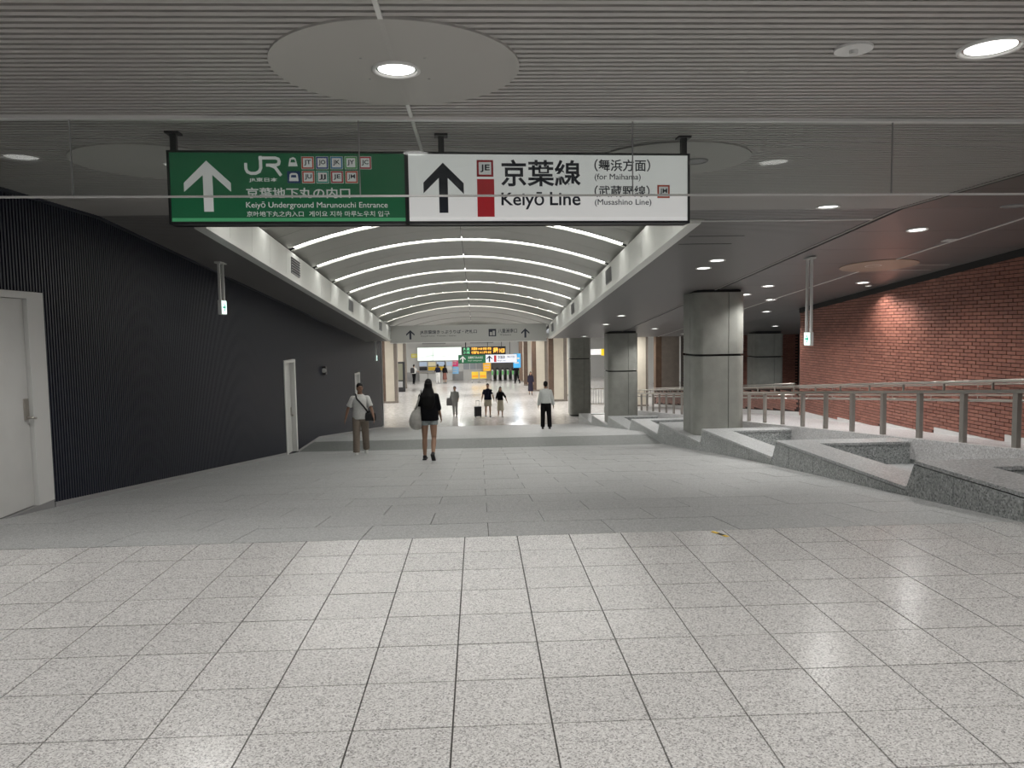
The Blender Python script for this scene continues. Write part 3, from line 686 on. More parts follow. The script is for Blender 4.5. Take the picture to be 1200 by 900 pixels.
# two small generic train-front pictograms beside the line badges
flat([g3(*p) for p in ((568, 165), (575, 130), (590, 124), (600, 130), (608, 165))], YF, .002, M_SLET, pg, 'train_pictogram'); flat([g3(*p) for p in ((578, 148), (581, 135), (596, 135), (599, 148))], YF-.002, .002, M_SGREEN, pg, 'train_pictogram')
flat([g3(*p) for p in ((562, 241), (562, 187), (618, 187), (618, 241))], YF, .002, P('pictogram_blue', (.02, .07, .25), .4), pg, 'train_pictogram'); flat([g3(*p) for p in ((570, 232), (573, 202), (580, 196), (600, 196), (607, 202), (610, 232))], YF-.002, .002, M_SLET, pg, 'train_pictogram')
flat([g3(*p) for p in ((578, 216), (580, 205), (600, 205), (602, 216))], YF-.004, .002, P('pictogram_blue', (.02, .07, .25), .4), pg, 'train_pictogram')
flat([g4(*p) for p in ((168, 132), (249, 215), (249, 258), (186, 193), (186, 334), (151, 334), (151, 193), (90, 255), (90, 212))], YF, .003, M_INK, pw, 'arrow')
badge('JE', 300, 369, 120, 190, (.60, .02, .04), g4, t4, pw); 
a, b = g4(302, 350), g4(370, 198); flat(rect(a[0], b[0], a[1], b[1]), YF, .003, M_SRED, pw, 'line_colour_block')
t4('京葉線', 398, 720, 121, 227, M_INK, pw, .018)
t4('Keiyō', 398, 570, 250, 320, M_INK, pw, .012); t4('Line', 594, 718, 250, 304, M_INK, pw, .012)
t4('（舞浜方面）', 776, 1006, 119, 167, M_INK, pw, .012)
t4('(for Maihama)', 777, 966, 177, 207, M_INK, pw, 0)
t4('（武蔵野線）', 776, 1003, 224, 271, M_INK, pw, .012)
t4('(Musashino Line)', 777, 1010, 279, 309, M_INK, pw, 0)
badge('JM', 1034, 1088, 221, 276, (.60, .05, .02), g4, t4, pw)

# ================================================================== HANGING EXIT SIGNS
M_EXIT = P('exit_face', (.7, .85, .8), .4, emit=(.75, 1, .92), es=1.3)
M_EXG = P('exit_green', (.0, .28, .18), .4, emit=(.0, .45, .30), es=.6)
def exit_sign(label, x, y, zbox, face, w_=.26, h_=.24):
    t = thing('exit_sign', label, 'exit sign', (x, y, zbox), 0, 'hanging exit signs'); zc = zceil(y)-zbox
    MB().box(-.03, .03, -w_/2, w_/2, 0, h_).build('sign_box', M_WHITE, t, bevel=.004)
    fx = .0305*face
    MB().box(min(fx, fx+.004*face), max(fx, fx+.004*face), -w_/2+.012, w_/2-.012, .012, h_-.012).build('light_face', M_EXIT, t)
    fx2 = fx+.0045*face; m = MB()
    for poly in ([(-.07, .12), (.0, .19), (.03, .19), (-.02, .135), (.08, .135), (.08, .105), (-.02, .105), (.03, .05), (.0, .05)],):
        m.prism(poly, lambda u, v, k: (fx2+.003*face*k, u*(-face), v))
    m.build('arrow', M_EXG, t)
    for s_ in (-.09, .09): MB().box(-.018, .018, s_-.022, s_+.022, h_, zc-.01).build('hanging_rod', M_WHITE, t)
    MB().box(-.05, .05, -.16, .16, zc-.03, zc).build('ceiling_plate', M_WHITE, t)
    return t
exit_sign('small green exit sign on a hanger beside the navy wall', -4.30, 13.1, 1.90, 1)
exit_sign('green arrow exit sign on a long hanger before the brick wall', 5.88, 13.35, 1.20, -1)
exit_sign('tiny green exit sign hanging at the far end of the navy wall', -4.45, 33.3, .28, 1)
exit_sign('far exit sign on a long hanger behind the parapet', 9.95, 33.4, .17, -1)
# black camera unit on the navy wall
cm = thing('wall_camera', 'small black camera box on the navy wall', 'camera', (XL, 23.2, .42))
MB().box(0, .10, -.12, .12, -.13, .13).build('housing', M_BLACK, cm, bevel=.02); MB().cyl((.05, -.135, 0), .07, .02, 20, 'y').build('lens', M_LGREY, cm); MB().box(-.005, .004, -.06, .06, -.06, .06).build('wall_plate', M_MGREY, cm)
yt = MB().box(-.085, .085, -.016, .016, 0, .0015).build('floor_tape', M_YEL); yt.location = (1.81, 5.63, .0008); yt.rotation_euler = (0, 0, -1.15)
MB().box(-.02, .04, -.0165, .0165, .0014, .002).build('black_mark', M_BLACK, yt); tag(yt, 'short strip of yellow and black tape at the edge of the pale tiles', 'tape')

# ================================================================== RAILINGS
def rail_z(d, h): return zwalk(d)+h
rl = thing('railing', 'long steel railing along the edge of the walkway', 'railing', (XW+.07, 6.0, 0))
RX = XW+.15-.08
def loc_(m): m.v = [(x-RX, y-6.0, z) for x, y, z in m.v]; return m
pd = [6.05+1.05*k for k in range(32)]
for d in pd:
    m = MB(); m.box(RX-.03, RX+.03, d-.045, d+.045, zwalk(d), rail_z(d, .70)); loc_(m).build('post', M_POST, rl)
    m = MB(); m.tube([(RX, d, rail_z(d, .58)), (RX+.10, d, rail_z(d, .60))], .011, 6); loc_(m).build('bracket', M_STEEL, rl)
    m = MB(); m.box(RX-.012, RX+.012, d+.45, d+.475, rail_z(d+.45, .70), rail_z(d+.45, .84)); loc_(m).build('stub', M_POST, rl)
y_end = pd[-1]+.1
m = MB(); strip(m, RX-.045, RX+.045, [5.9, 8.98, y_end], lambda d: rail_z(d, .745), t=.045); loc_(m).build('flat_rail', M_STEEL, rl)
m = MB(); m.tube([(RX+.02, 5.9, .86), (RX+.02, 8.98, .86), (RX+.02, y_end, rail_z(y_end, .86))], .021, 12); loc_(m).build('top_tube', M_STEEL, rl, True)
m = MB(); m.tube([(RX+.10, 5.9, .60), (RX+.10, 8.98, .60), (RX+.10, y_end, rail_z(y_end, .60))], .018, 12); loc_(m).build('lower_tube', M_STEEL, rl, True)
wr = thing('wall_handrail', 'double steel handrail fixed to the brick wall', 'handrail', (XB-.09, 6, 0))
for h in (.62, .82):
    MB().tube([(0, 0, h), (0, 2.98, h), (0, 15.5, zwalk(21.5)+h)], .018, 10).build('rail_tube', M_STEEL, wr, True)
    for k in range(11): d = 6.4+1.45*k; MB().tube([(0, d-6, zwalk(d)+h-.01), (0, d-6, zwalk(d)+h-.06), (.09, d-6, zwalk(d)+h-.07)], .009, 6).build('bracket', M_STEEL, wr)
pr = thing('parapet_handrail', 'double steel handrail along the low brick parapet', 'handrail', (XB-.09, 21.8, 0))
for h in (.62, .95):
    MB().tube([(0, 0, zwalk(21.8)+h), (0, 18, zwalk(39.8)+h)], .018, 10).build('rail_tube', M_STEEL, pr, True)
    for k in range(12): d = 22+1.5*k; MB().tube([(0, d-21.8, zwalk(d)+h-.01), (0, d-21.8, zwalk(d)+h-.06), (.09, d-21.8, zwalk(d)+h-.15)], .009, 6).build('bracket', M_STEEL, pr)
fr_ = thing('picket_railing', 'short white picket railing on the concourse between two columns', 'railing', (6.2, 45.4, ZF))
for k in range(13): MB().box(.16*k-.016, .16*k+.016, -.016, .016, .06, .95).build('picket', M_MGREY, fr_)
MB().box(-.05, 2.0, -.025, .025, .93, 1.0).build('top_bar', M_STEEL, fr_); MB().box(-.05, 2.0, -.02, .02, .04, .09).build('bottom_bar', M_STEEL, fr_)
for x in (0, 1.92): MB().box(x-.03, x+.03, -.03, .03, 0, .95).build('end_post', M_STEEL, fr_)

# ================================================================== BEAM SIGN across the end of the vault
bs = thing('beam_sign', 'wide pale grey sign beam across the far end of the vault', 'sign', (-.40, 31.5, 1.08))
MB().box(-3.22, 3.22, 0, .22, 0, .70).build('beam_panel', M_BEAM, bs); MB().box(-3.22, 3.22, -.01, .23, -.03, .0).build('beam_edge', M_WHITE, bs)
bx = lambda zx: ((440+zx*.18333)-548.5)/183*6.44
bz = lambda zy: (400-(360+zy*.18325))/20.3*.70
def barrow(cx):
    flat([(bx(cx)+u*1.0, bz(168)+v*1.0) for u, v in ((0, .19), (.17, .03), (.17, -.04), (.04, .075), (.04, -.19), (-.04, -.19), (-.04, .075), (-.17, -.04), (-.17, .03))], 0, .006, M_INK, bs, 'arrow')
barrow(222); barrow(955)
text('JR京葉線きっぷうりば・改札口', bx(283), bx(645), bz(168), bz(140), -.002, M_INK, bs, .015)
text('Keiyō Line  Tickets / Gates', bx(290), bx(512), bz(184), bz(173), -.002, M_INK, bs)
flat(rect(bx(720), bx(768), bz(186), bz(138)), 0, .006, M_INK, bs, 'pictogram'); flat(rect(bx(728), bx(742), bz(180), bz(158)), -.006, .004, M_BEAM, bs, 'pictogram'); flat(rect(bx(746), bx(760), bz(180), bz(150)), -.006, .004, M_BEAM, bs, 'pictogram')
text('八重洲南口', bx(780), bx(902), bz(166), bz(138), -.002, M_INK, bs, .012); text('Yaesu', bx(790), bx(862), bz(182), bz(172), -.002, M_INK, bs)

# ================================================================== FAR CONCOURSE
CZ = zceil(40)
cc = MB(); cc.box(-10, VX0-.1, 32, VD1, CZ, CZ+.2); cc.box(VX1+.1, 17, 32, VD1, CZ, CZ+.2); cc.box(-10, 17, VD1, 72, CZ, CZ+.2); cc.box(VX0-.2, VX1+.2, VD1, VD1+.1, CZ, CZ+1.2)
struct('ceiling_concourse', cc, M_CEILW, 'pale flat ceiling of the far concourse')
struct('wall_concourse_left', MB().box(-10.2, -10, 37.3, 72, ZF-.3, CZ), M_WALLW, 'pale wall at the left of the concourse')
struct('wall_concourse_near_left', MB().box(-10.2, XL-.06, 37.1, 37.3, ZF-.3, CZ), M_LGREY, 'short wall behind the end of the navy wall')
struct('wall_concourse_right', MB().box(16.8, 17, 36.4, 72, ZF-.3, CZ), M_WALLW, 'pale wall at the right of the concourse')
struct('wall_concourse_side', MB().box(10.6, 15.5, 62, 62.2, ZF-.3, CZ), M_WALLW, 'white wall beyond the right-hand columns')
fw = struct('wall_far', MB().box(-10, 17, 70.5, 70.8, ZF-.3, CZ), M_LGREY, 'pale panelled wall at the far end of the concourse')
for k in range(9):
    if not -1 < -9.6+2.2*k+1.1 < 4.2: MB().box(-9.6+2.2*k+.02, -9.6+2.2*(k+1)-.02, 70.44, 70.5, ZF+.02, ZF+.78).build('dado_panel', M_MGREY, fw)
    MB().box(-9.6+2.2*k+.02, -9.6+2.2*(k+1)-.02, 70.44, 70.5, ZF+3.35, CZ-.02).build('upper_panel', M_LGREY if k % 2 else M_MGREY, fw)
def pillar(label, x, y, z0=None, z1=CZ, w_=.62, side=.34, order='bmb', mat=M_BEIGE, rz=0):
    z0 = ZF if z0 is None else z0
    t = thing('stone_pillar', label, 'pillar', (x, y, z0), rz, 'stone pillars of the concourse')
    MB().box(-w_/2, w_/2, -.25, .25, 0, z1-z0).build('pillar_face', mat, t)
    a, b = (M_BROWN, M_TAUPE)
    MB().box(-w_/2-side, -w_/2-.006, -.22, .28, 0, z1-z0).build('side_panel', a, t); MB().box(w_/2+.006, w_/2+side*.7, -.22, .28, 0, z1-z0).build('side_panel', b, t)
    MB().box(-w_/2-side-.02, w_/2+side*.7+.02, -.27, .3, 0, .12).build('pillar_base', M_TAUPE, t)
    return t
pillar('beige and brown stone pillar just beyond the end of the navy wall', -5.72, 49.3, w_=.55, side=.3)
pillar('beige stone pillar farther left behind the black notice stand', -6.35, 61.5, w_=.6, side=.35)
for k, (x, y, l) in enumerate(((4.95, 48.3, 'right of the concourse, nearest of the row, beside the man in white shirt'), (4.45, 56.3, 'second of the row at the right of the concourse'), (4.2, 62.2, 'third of the row at the right of the concourse'), (4.05, 66.6, 'fourth and farthest of the row at the right of the concourse'))):
    pillar('beige stone pillar %s' % l, x+.1, y, w_=.62, side=.33, rz=0)
pillar('beige stone pillar behind the picket railing', 6.35, 52, w_=.7, side=.25)
pillar('pale beige pillar behind the railing right of the middle column', 9.42, 44.0, w_=.5, side=.2)
pillar('broad taupe pillar left of the far brick wall', 10.75, 43.0, w_=.75, side=.35, mat=M_TAUPE)
# mostly unseen ceiling light panels, added to brighten the concourse
M_PANEL = P('light_panel', (1, 1, 1), .5, emit=(1, .99, .96), es=6)
def light_panel(x, y, lx, ly, label, power):
    t = thing('ceiling_light', label, 'ceiling light', (x, y, CZ), 0, 'concourse ceiling lights')
    MB().box(-lx/2-.04, lx/2+.04, -ly/2-.04, ly/2+.04, -.03, 0).build('light_frame', M_WHITE, t); MB().box(-lx/2, lx/2, -ly/2, ly/2, -.034, -.028).build('diffuser', M_PANEL, t)
    l = bpy.data.lights.new('panel_light', 'AREA'); l.shape = 'RECTANGLE'; l.size = lx; l.size_y = ly; l.energy = power; l.color = (1, .985, .95)
    o = bpy.data.objects.new('panel_light', l); C.objects.link(o); o.parent = t; o.location = (0, 0, -.05)
for y in (42.5, 49, 56, 63.5):
    for x in (-7.9, -1.5, 3.0, 8.0):
        light_panel(x, y, 1.2, 1.2, 'added square light panel in the ceiling of the far concourse', P_FAR)
light_panel(13, 45, 1.2, 1.2, 'added square light panel in the ceiling behind the taupe pillar', P_FAR)
# black notice stand, left
ns = thing('notice_stand', 'tall black illuminated notice stand beyond the left pillar', 'notice stand', (-5.97, 58, ZF))
MB().box(-.36, .36, -.12, .12, 0, 2.28).build('stand_case', M_BLACK, ns, bevel=.01)
MB().box(-.28, .20, -.128, -.12, .9, 2.15).build('notice_glass', P('notice_screen', (.08, .085, .07), .2, emit=(.5, .46, .3), es=.25), ns); MB().box(-.26, .18, -.134, -.127, .35, .8).build('lower_notice', M_MGREY, ns)
# fare map above the ticket machines
M_MAP = P('fare_map', (.8, .85, .8), .4, emit=(.86, 1, .92), es=.7)
fm = thing('fare_map_board', 'long bright white fare map above the ticket machines', 'map board', (-3.6, 70.2, -1.26))
MB().box(-2.04, 2.04, 0, .22, 0, 1.26).build('board_case', M_LGREY, fm)
for a, b in ((-2.0, -.62), (-.58, 2.0)): MB().box(a, b, -.02, 0, .04, 1.22).build('map_panel', M_MAP, fm)
for k in range(7): MB().box(-1.8+.5*k, -1.45+.5*k, -.026, -.02, .3+.1*(k % 3), .33+.1*(k % 3)).build('map_line', P('map_green', (.3, .6, .4), .5), fm)
def machine(label, x, w_, body, face, screen):
    t = thing('ticket_machine', label, 'ticket machine', (x, 70.1, ZF), 0, 'ticket machines on the far wall')
    MB().box(-w_/2, w_/2, 0, .28, .78, 1.80).build('machine_body', body, t); MB().box(-w_/2+.05, w_/2-.05, -.02, 0, 1.35, 1.72).build('screen', screen, t)
    MB().box(-w_/2+.05, w_/2-.05, -.015, 0, .95, 1.28).build('coin_panel', face, t); MB().box(-w_/2, w_/2, -.12, .3, .72, .78).build('ledge', M_STEEL, t); MB().box(-w_/2+.03, w_/2-.03, 0, .28, 0, .72).build('machine_base', M_LGREY, t)
SCB = P('screen_blue', (.2, .25, .3), .3, emit=(.5, .6, .75), es=.5); SCY = P('screen_warm', (.5, .45, .3), .3, emit=(.8, .75, .5), es=.3)
for x, w_, b, f, s_, l in ((-5.1, .8, M_MGREY, M_BLACK, SCB, 'dark grey ticket machine farthest left'), (-4.3, .8, M_MGREY, M_YEL, SCY, 'ticket machine with yellow coin panel'), (-3.5, .8, M_MGREY, M_YEL, SCB, 'ticket machine with yellow panel behind the two people'), (-2.72, .6, M_LGREY, M_WALLW, SCB, 'pale ticket machine left of the pink poster')): machine(l, x, w_, b, f, s_)
def poster(label, x0, x1, z0, z1, y, col, es=.25, deco=None):
    t = thing('wall_poster', label, 'poster', ((x0+x1)/2, y, z0)); wd = (x1-x0)/2
    MB().box(-wd, wd, 0, .03, 0, z1-z0).build('poster_sheet', P('poster_%d' % len(MATS), col, .5, emit=col, es=es), t)
    MB().box(-wd*.7, wd*.7, -.006, 0, (z1-z0)*.6, (z1-z0)*.72).build('print_line', M_WALLW if not deco else deco, t); MB().box(-wd*.7, wd*.5, -.006, 0, (z1-z0)*.3, (z1-z0)*.4).build('print_line', M_WALLW if not deco else deco, t)
poster('pink poster on the far wall', -2.55, -1.92, -1.80, -1.16, 70.4, (.72, .04, .18))
poster('blue and white poster below the pink one', -2.50, -1.88, -2.50, -1.86, 70.4, (.25, .5, .75))
poster('small yellow notice left of the fare map', -6.2, -5.65, -.95, -.58, 70.4, (.55, .50, .08))
poster('blue poster at the right end of the far white sign', 2.72, 3.30, -1.5, -.38, 60.0, (.05, .32, .62), .5)
poster('orange and yellow poster left of the ticket gates', .40, 1.08, -2.25, -1.45, 69.9, (.9, .45, .03), .5)
# far green and white hanging sign + departure board
fs = thing('far_hanging_sign', 'small far green and white direction sign before the ticket gates', 'sign', (.65, 55, -.86))
MB().box(-2.12, 2.12, 0, .14, 0, .61).build('sign_case', M_BLACK, fs)
gp = MB().box(-2.1, -.17, -.01, 0, .015, .595).build('green_panel', M_SGREEN, fs); wp = MB().box(-.15, 2.1, -.01, 0, .015, .595).build('white_panel', P('far_sign_white', (.7, .72, .76), .4, emit=(.8, .85, 1), es=.45), fs)
def farrow(cx, mat, par): flat([(cx+u, .30+v) for u, v in ((0, .23), (.2, .03), (.2, -.06), (.05, .09), (.05, -.23), (-.05, -.23), (-.05, .09), (-.2, -.06), (-.2, .03))], -.01, .004, mat, par, 'arrow')
farrow(-1.8, M_SLET, gp); farrow(.12, M_INK, wp); flat(rect(.45, .62, .06, .54), -.01, .004, M_SRED, wp, 'line_colour_block')
text('京葉地下丸の内口', -1.42, -.35, .32, .50, -.011, M_SLET, gp, .01); text('Keiyō Underground', -1.42, -.45, .12, .24, -.011, M_SLET, gp); text('京葉線', .72, 1.25, .28, .52, -.011, M_INK, wp, .015); text('Keiyō Line', .72, 1.28, .08, .22, -.011, M_INK, wp); text('（舞浜方面）', 1.38, 1.98, .33, .5, -.011, M_INK, wp)
for x in (-1.6, 0, 1.6): MB().box(x-.02, x+.02, .05, .09, .61, CZ+.86).build('hanger', M_BLACK, fs)
db = thing('departure_board', 'black departure board with amber lettering above the far sign', 'display board', (.38, 55.6, -.27))
MB().box(-1.6, 1.6, 0, .2, 0, .58).build('board_case', M_BLACK, db)
M_AMB = P('led_amber', (.9, .5, .1), .5, emit=(1, .5, .06), es=1.3); M_LG = P('led_green', (.2, .8, .4), .5, emit=(.3, .9, .5), es=.8)
text('京葉線 14:08 快速 蘇我', -.9, .55, .33, .53, -.004, M_AMB, db, .02); text('武蔵野線 14:15 府中本町', -.9, .55, .06, .26, -.004, M_AMB, db, .02); text('通勤 14:20', .68, 1.52, .08, .5, -.004, M_AMB, db, .03); text('先発', -1.5, -1.02, .3, .52, -.004, M_LG, db); text('次発', -1.5, -1.02, .06, .26, -.004, M_LG, db)
for x in (-1.3, 1.3): MB().box(x-.02, x+.02, .08, .12, .58, CZ+.27).build('hanger', M_BLACK, db)
# yellow sign and white sign between the columns
yb = thing('hanging_board', 'small white and yellow hanging board between the middle and farthest columns', 'sign', (7.5, 48, -.15))
MB().box(-.62, .25, 0, .1, 0, .34).build('white_part', P('board_white', (.8, .8, .8), .4, emit=(1, 1, 1), es=.5), yb); MB().box(.26, .8, 0, .1, -.05, .36).build('yellow_part', P('board_yellow', (.85, .6, .02), .4, emit=(1, .7, .02), es=.5), yb)
for x in (-.5, .6): MB().box(x-.015, x+.015, .03, .06, .34, CZ+.15).build('hanger', M_BLACK, yb)
# ticket gates
go = struct('trim_7', MB().box(1.15, 4.1, 70.42, 70.5, ZF+.02, ZF+2.3), P('gate_opening', (.10, .10, .10), .5), 'dark opening in the far wall behind the ticket gates')
for k in range(6):
    g = thing('ticket_gate', 'narrow ticket gate cabinet, %s from the left in the row' % ORD[k], 'ticket gate', (1.2+.46*k, 68.2, ZF), 0, 'ticket gates in a row')
    MB().box(-.08, .08, 0, 1.7, .08, 1.0).build('gate_body', M_LGREY, g); MB().box(-.09, .09, -.02, 1.72, 1.0, 1.06).build('gate_top', M_BLACK, g); MB().box(-.07, .07, -.03, 0, .55, .9).build('gate_front', P('gate_green', (.10, .32, .10), .4, emit=(.1, .5, .12), es=.3), g)
    MB().box(-.09, .09, -.02, 1.72, 0, .08).build('gate_base', M_MGREY, g); MB().box(.085, .2, .8, .83, .5, .9).build('gate_flap', M_MGREY, g)
for x, l in ((-.35, 'left'), (.35, 'right')):
    b = thing('folding_barrier', 'orange and yellow standing barrier before the far wall, %s one' % l, 'barrier', (x, 66.5, ZF), .2)
    MB().box(-.3, .3, -.02, .02, .35, .95).build('barrier_board', M_YEL, b)
    MB().box(-.26, .26, -.026, -.02, .5, .62).build('orange_stripe', P('barrier_orange', (.85, .28, .02), .5), b)
    for s_ in (-.27, .27): MB().box(s_-.02, s_+.02, -.15, .15, 0, .04).build('foot', M_BLACK, b); MB().box(s_-.015, s_+.015, -.015, .015, .04, .36).build('leg', M_STEEL, b)
M_OFF = P('office_glass', (.35, .38, .42), .15)
of = thing('counter_window', 'glazed ticket counter in the far wall left of the gates', 'counter', (-.45, 70.3, ZF))
MB().box(-1.0, .8, 0, .2, 0, .9).build('counter_front', M_LGREY, of); MB().box(-1.0, .8, -.1, .25, .9, .95).build('counter_top', M_WHITE, of)
for k in range(3): MB().box(-.98+.6*k, -.42+.6*k, .08, .12, .95, 2.0).build('counter_pane', M_OFF, of)
for k in range(4): MB().box(-1.0+.6*k-.02, -1.0+.6*k+.02, .05, .15, .95, 2.05).build('mullion', M_WHITE, of)

# ================================================================== PEOPLE
def cloth(name, col, rough=.9): return P('cloth_'+name, col, rough, spec=.15, noise=.08, nscale=30)
SK = P('skin_light', (.42, .25, .17), .55); SK2 = P('skin_tan', (.27, .15, .10), .55)
HAIR = P('hair_black', (.006, .0055, .0055), .65, spec=.25); EYEM = P('eye_dark', (.01, .008, .008), .3); LIP = P('lip', (.25, .09, .07), .5)
def person(label, x, y, rz, h, legs, arms, top, bottom, skin=SK, hair='short', shoes=(.02, .02, .022), female=False, lean=0., voxel=.010, head_turn=0., group=None, z=None):
    """facing +y before rotation. legs/arms: {'L': ..., 'R': ...}; leg = (swing, knee, spread), arm = (swing, out, elbow)"""
    z = zramp(y) if z is None else z
    t = thing('person', label, 'person', (x, y, z), rz, group)
    k = h/1.72; jw = .145 if female else .168; J = {}
    low = 9
    for s_, sg_ in (('L', -1), ('R', 1)):
        a, b, sp = legs[s_]; hip = Vector((sg_*.088, 0, .90))
        kn = hip + Vector((sg_*math.sin(sp), math.sin(a), -math.cos(a)*math.cos(sp))).normalized()*.43
        an = kn + Vector((sg_*math.sin(sp)*.6, math.sin(a-b), -math.cos(a-b))).normalized()*.41
        J['hip'+s_], J['kn'+s_], J['an'+s_] = hip, kn, an; J['fp'+s_] = max(-.9, min(.35, (a-b)*.9 if a-b < -.15 else (a-b)*.4))
        low = min(low, an.z-.075)
        a, o, e = arms[s_]; sh = Vector((sg_*jw, 0, 1.365))
        el = sh + Vector((sg_*math.sin(o), math.sin(a), -math.cos(a)*math.cos(o))).normalized()*.285
        wr_ = el + Vector((sg_*math.sin(o)*.6, math.sin(a+e), -math.cos(a+e))).normalized()*.25
        J['sh'+s_], J['el'+s_], J['wr'+s_] = sh, el, wr_
    def fix(v, ln=True):
        v = Vector(v); yy = v.y + ((v.z-.92)*math.tan(lean) if v.z > .92 else 0)
        return (v.x*k, yy*k, (v.z-low)*k)
    def done(mb, name, mat, vox):
        mb.v = [fix(v) for v in mb.v]; return remesh(mb.build(name, mat, t), vox)
    # --- body, one continuous surface
    m = MB(); w1 = .9 if female else 1
    m.loft([(0, 0, .80, .12, .085), (0, 0, .88, .158, .108), (0, 0, .96, .16, .11), (0, 0, 1.08, .13*w1, .095), (0, 0, 1.24, .15*w1, .105), (0, 0, 1.34, .145*w1, .088), (0, 0, 1.40, .10, .07), (0, .0, 1.46, .06, .06), (0, .005, 1.56, .052, .056)])
    hd = Vector((0, .018, 1.612)); ct, stn = math.cos(head_turn), math.sin(head_turn)
    def H_(x_, y_, z_): return (hd.x+x_*ct-y_*stn, hd.y+x_*stn+y_*ct, hd.z+z_)
    m.ball(hd, .073, .092, .108); m.ball(H_(0, .032, -.055), .052, .056, .058); m.tube([H_(0, .085, .012), H_(0, .108, -.018), H_(0, .09, -.026)], [.008, .013, .010], 8)
    for q in (-1, 1): m.ball(H_(q*.076, -.005, -.008), .011, .02, .030, 8, 6)
    m.tube([H_(-.045, .078, .03), H_(0, .092, .032), H_(.045, .078, .03)], .012, 6)
    for s_, sg_ in (('L', -1), ('R', 1)):
        m.ball(J['hip'+s_], .088, .092, .10); m.tube([J['hip'+s_], J['hip'+s_].lerp(J['kn'+s_], .5), J['kn'+s_]], [.088, .074, .054], 14); m.ball(J['kn'+s_], .053, .055, .055, 10, 7)
        m.tube([J['kn'+s_], J['kn'+s_].lerp(J['an'+s_], .3)+Vector((0, -.012, 0)), J['an'+s_]], [.05, .055, .034], 12)
        m.ball(J['an'+s_]+Vector((0, .02, -.02)), .034, .06, .034, 10, 7)
        m.ball(J['sh'+s_], .046, .046, .046, 10, 7); m.tube([J['sh'+s_]-Vector((sg_*.05, 0, .005)), J['sh'+s_], J['el'+s_]], [.045, .044, .037], 12); m.ball(J['el'+s_], .038, .038, .038, 10, 7); m.tube([J['el'+s_], J['el'+s_].lerp(J['wr'+s_], .3), J['wr'+s_]], [.037, .038, .024], 12)
        f = (J['wr'+s_]-J['el'+s_]).normalized(); inn = Vector((-sg_, 0, 0)); inn = (inn-f*inn.dot(f)).normalized(); lat = inn.cross(f)*sg_
        if lat.y < 0: lat = -lat
        wv = J['wr'+s_]
        for off in (-.018, 0, .018): m.tube([wv-f*.01+lat*off*.6, wv+f*.04+lat*off, wv+f*.085+lat*off*1.1], [.015, .017, .014], 8)
        for q, (off, ln) in enumerate(((-.028, .058), (-.0095, .072), (.0095, .078), (.028, .070))):
            b0 = wv+f*.082+lat*off; b1 = b0+(f+inn*.25)*ln*.5; b2 = b1+(f+inn*.9).normalized()*ln*.5
            m.tube([b0-f*.02, b1, b2], [.0092, .0088, .0078], 7)
        th = wv+f*.03+lat*.024; m.tube([th, th+(f*.7+lat*.7)*.035, th+(f*.95+lat*.5+inn*.2)*.065], [.012, .011, .009], 7)
    done(m, 'body', skin, voxel)
    vx = max(voxel, .011)
    # --- upper garment
    col, sleeve, hem, loose = top
    g = MB(); lo = loose; hz = hem
    g.loft([(0, 0, hz, .165+lo, .118+lo), (0, 0, max(hz+.06, 1.0), .16+lo, .118+lo), (0, 0, 1.12, .15*w1+lo, .112+lo), (0, .0, 1.26, .168*w1+lo*.8, .122+lo*.7), (0, 0, 1.36, .168*w1+lo*.4, .105+lo*.4), (0, 0, 1.405, .14*w1, .09), (0, 0, 1.435, .10, .078), (0, 0, 1.462, .068, .068)])
    for s_, sg_ in (('L', -1), ('R', 1)):
        A, E_, W = J['sh'+s_], J['el'+s_], J['wr'+s_]
        pts = [A-Vector((sg_*.06, 0, -.005)), A]; rd = [.056, .062+lo*.3]
        if sleeve <= 1: pts.append(A.lerp(E_, sleeve)); rd.append(.056+lo*.5)
        else: pts += [E_, E_.lerp(W, sleeve-1)]; rd += [.053+lo*.3, .042+lo*.4]
        g.tube(pts, rd, 14); g.ball(A, .062+lo*.3, .062, .060, 10, 7)
        if sleeve > 1: g.ball(E_, .052+lo*.3, .052, .052, 10, 7)
    done(g, 'shirt', col, vx)
    # --- lower garment
    col, kind, ln = bottom
    g = MB()
    g.loft([(0, 0, .80, .15, .105), (0, 0, .88, .175, .125), (0, 0, .97, .172, .122), (0, 0, 1.03, .155*w1, .112)])
    if kind == 'skirt':
        cx = (J['knL'].y+J['knR'].y)/2
        g.loft([(0, cx*1.1, .90-ln, .21, .20), (0, cx*.6, .90-ln*.5, .19, .16), (0, 0, .92, .174, .124)])
    else:
        for s_ in 'LR':
            A, E_, W = J['hip'+s_], J['kn'+s_], J['an'+s_]; g.ball(A, .10, .105, .11, 12, 8)
            if ln <= 1: g.tube([A, A.lerp(E_, ln)], [.104, .104 if kind == 'shorts' else .085], 14)
            else: wd = .012 if kind == 'wide' else 0; g.tube([A, A.lerp(E_, .5), E_, E_.lerp(W, .5), E_.lerp(W, ln-1)], [.102+wd*.4, .09+wd*.7, .074+wd, .070+wd, .068+wd], 14); g.ball(E_, .074+wd, .075+wd, .075+wd, 10, 7)
    done(g, {'skirt': 'skirt', 'shorts': 'shorts'}.get(kind, 'trousers'), col, vx)
    # --- shoes
    smat = P('shoe_%d_%d_%d' % tuple(int(c*99) for c in shoes), shoes, .5)
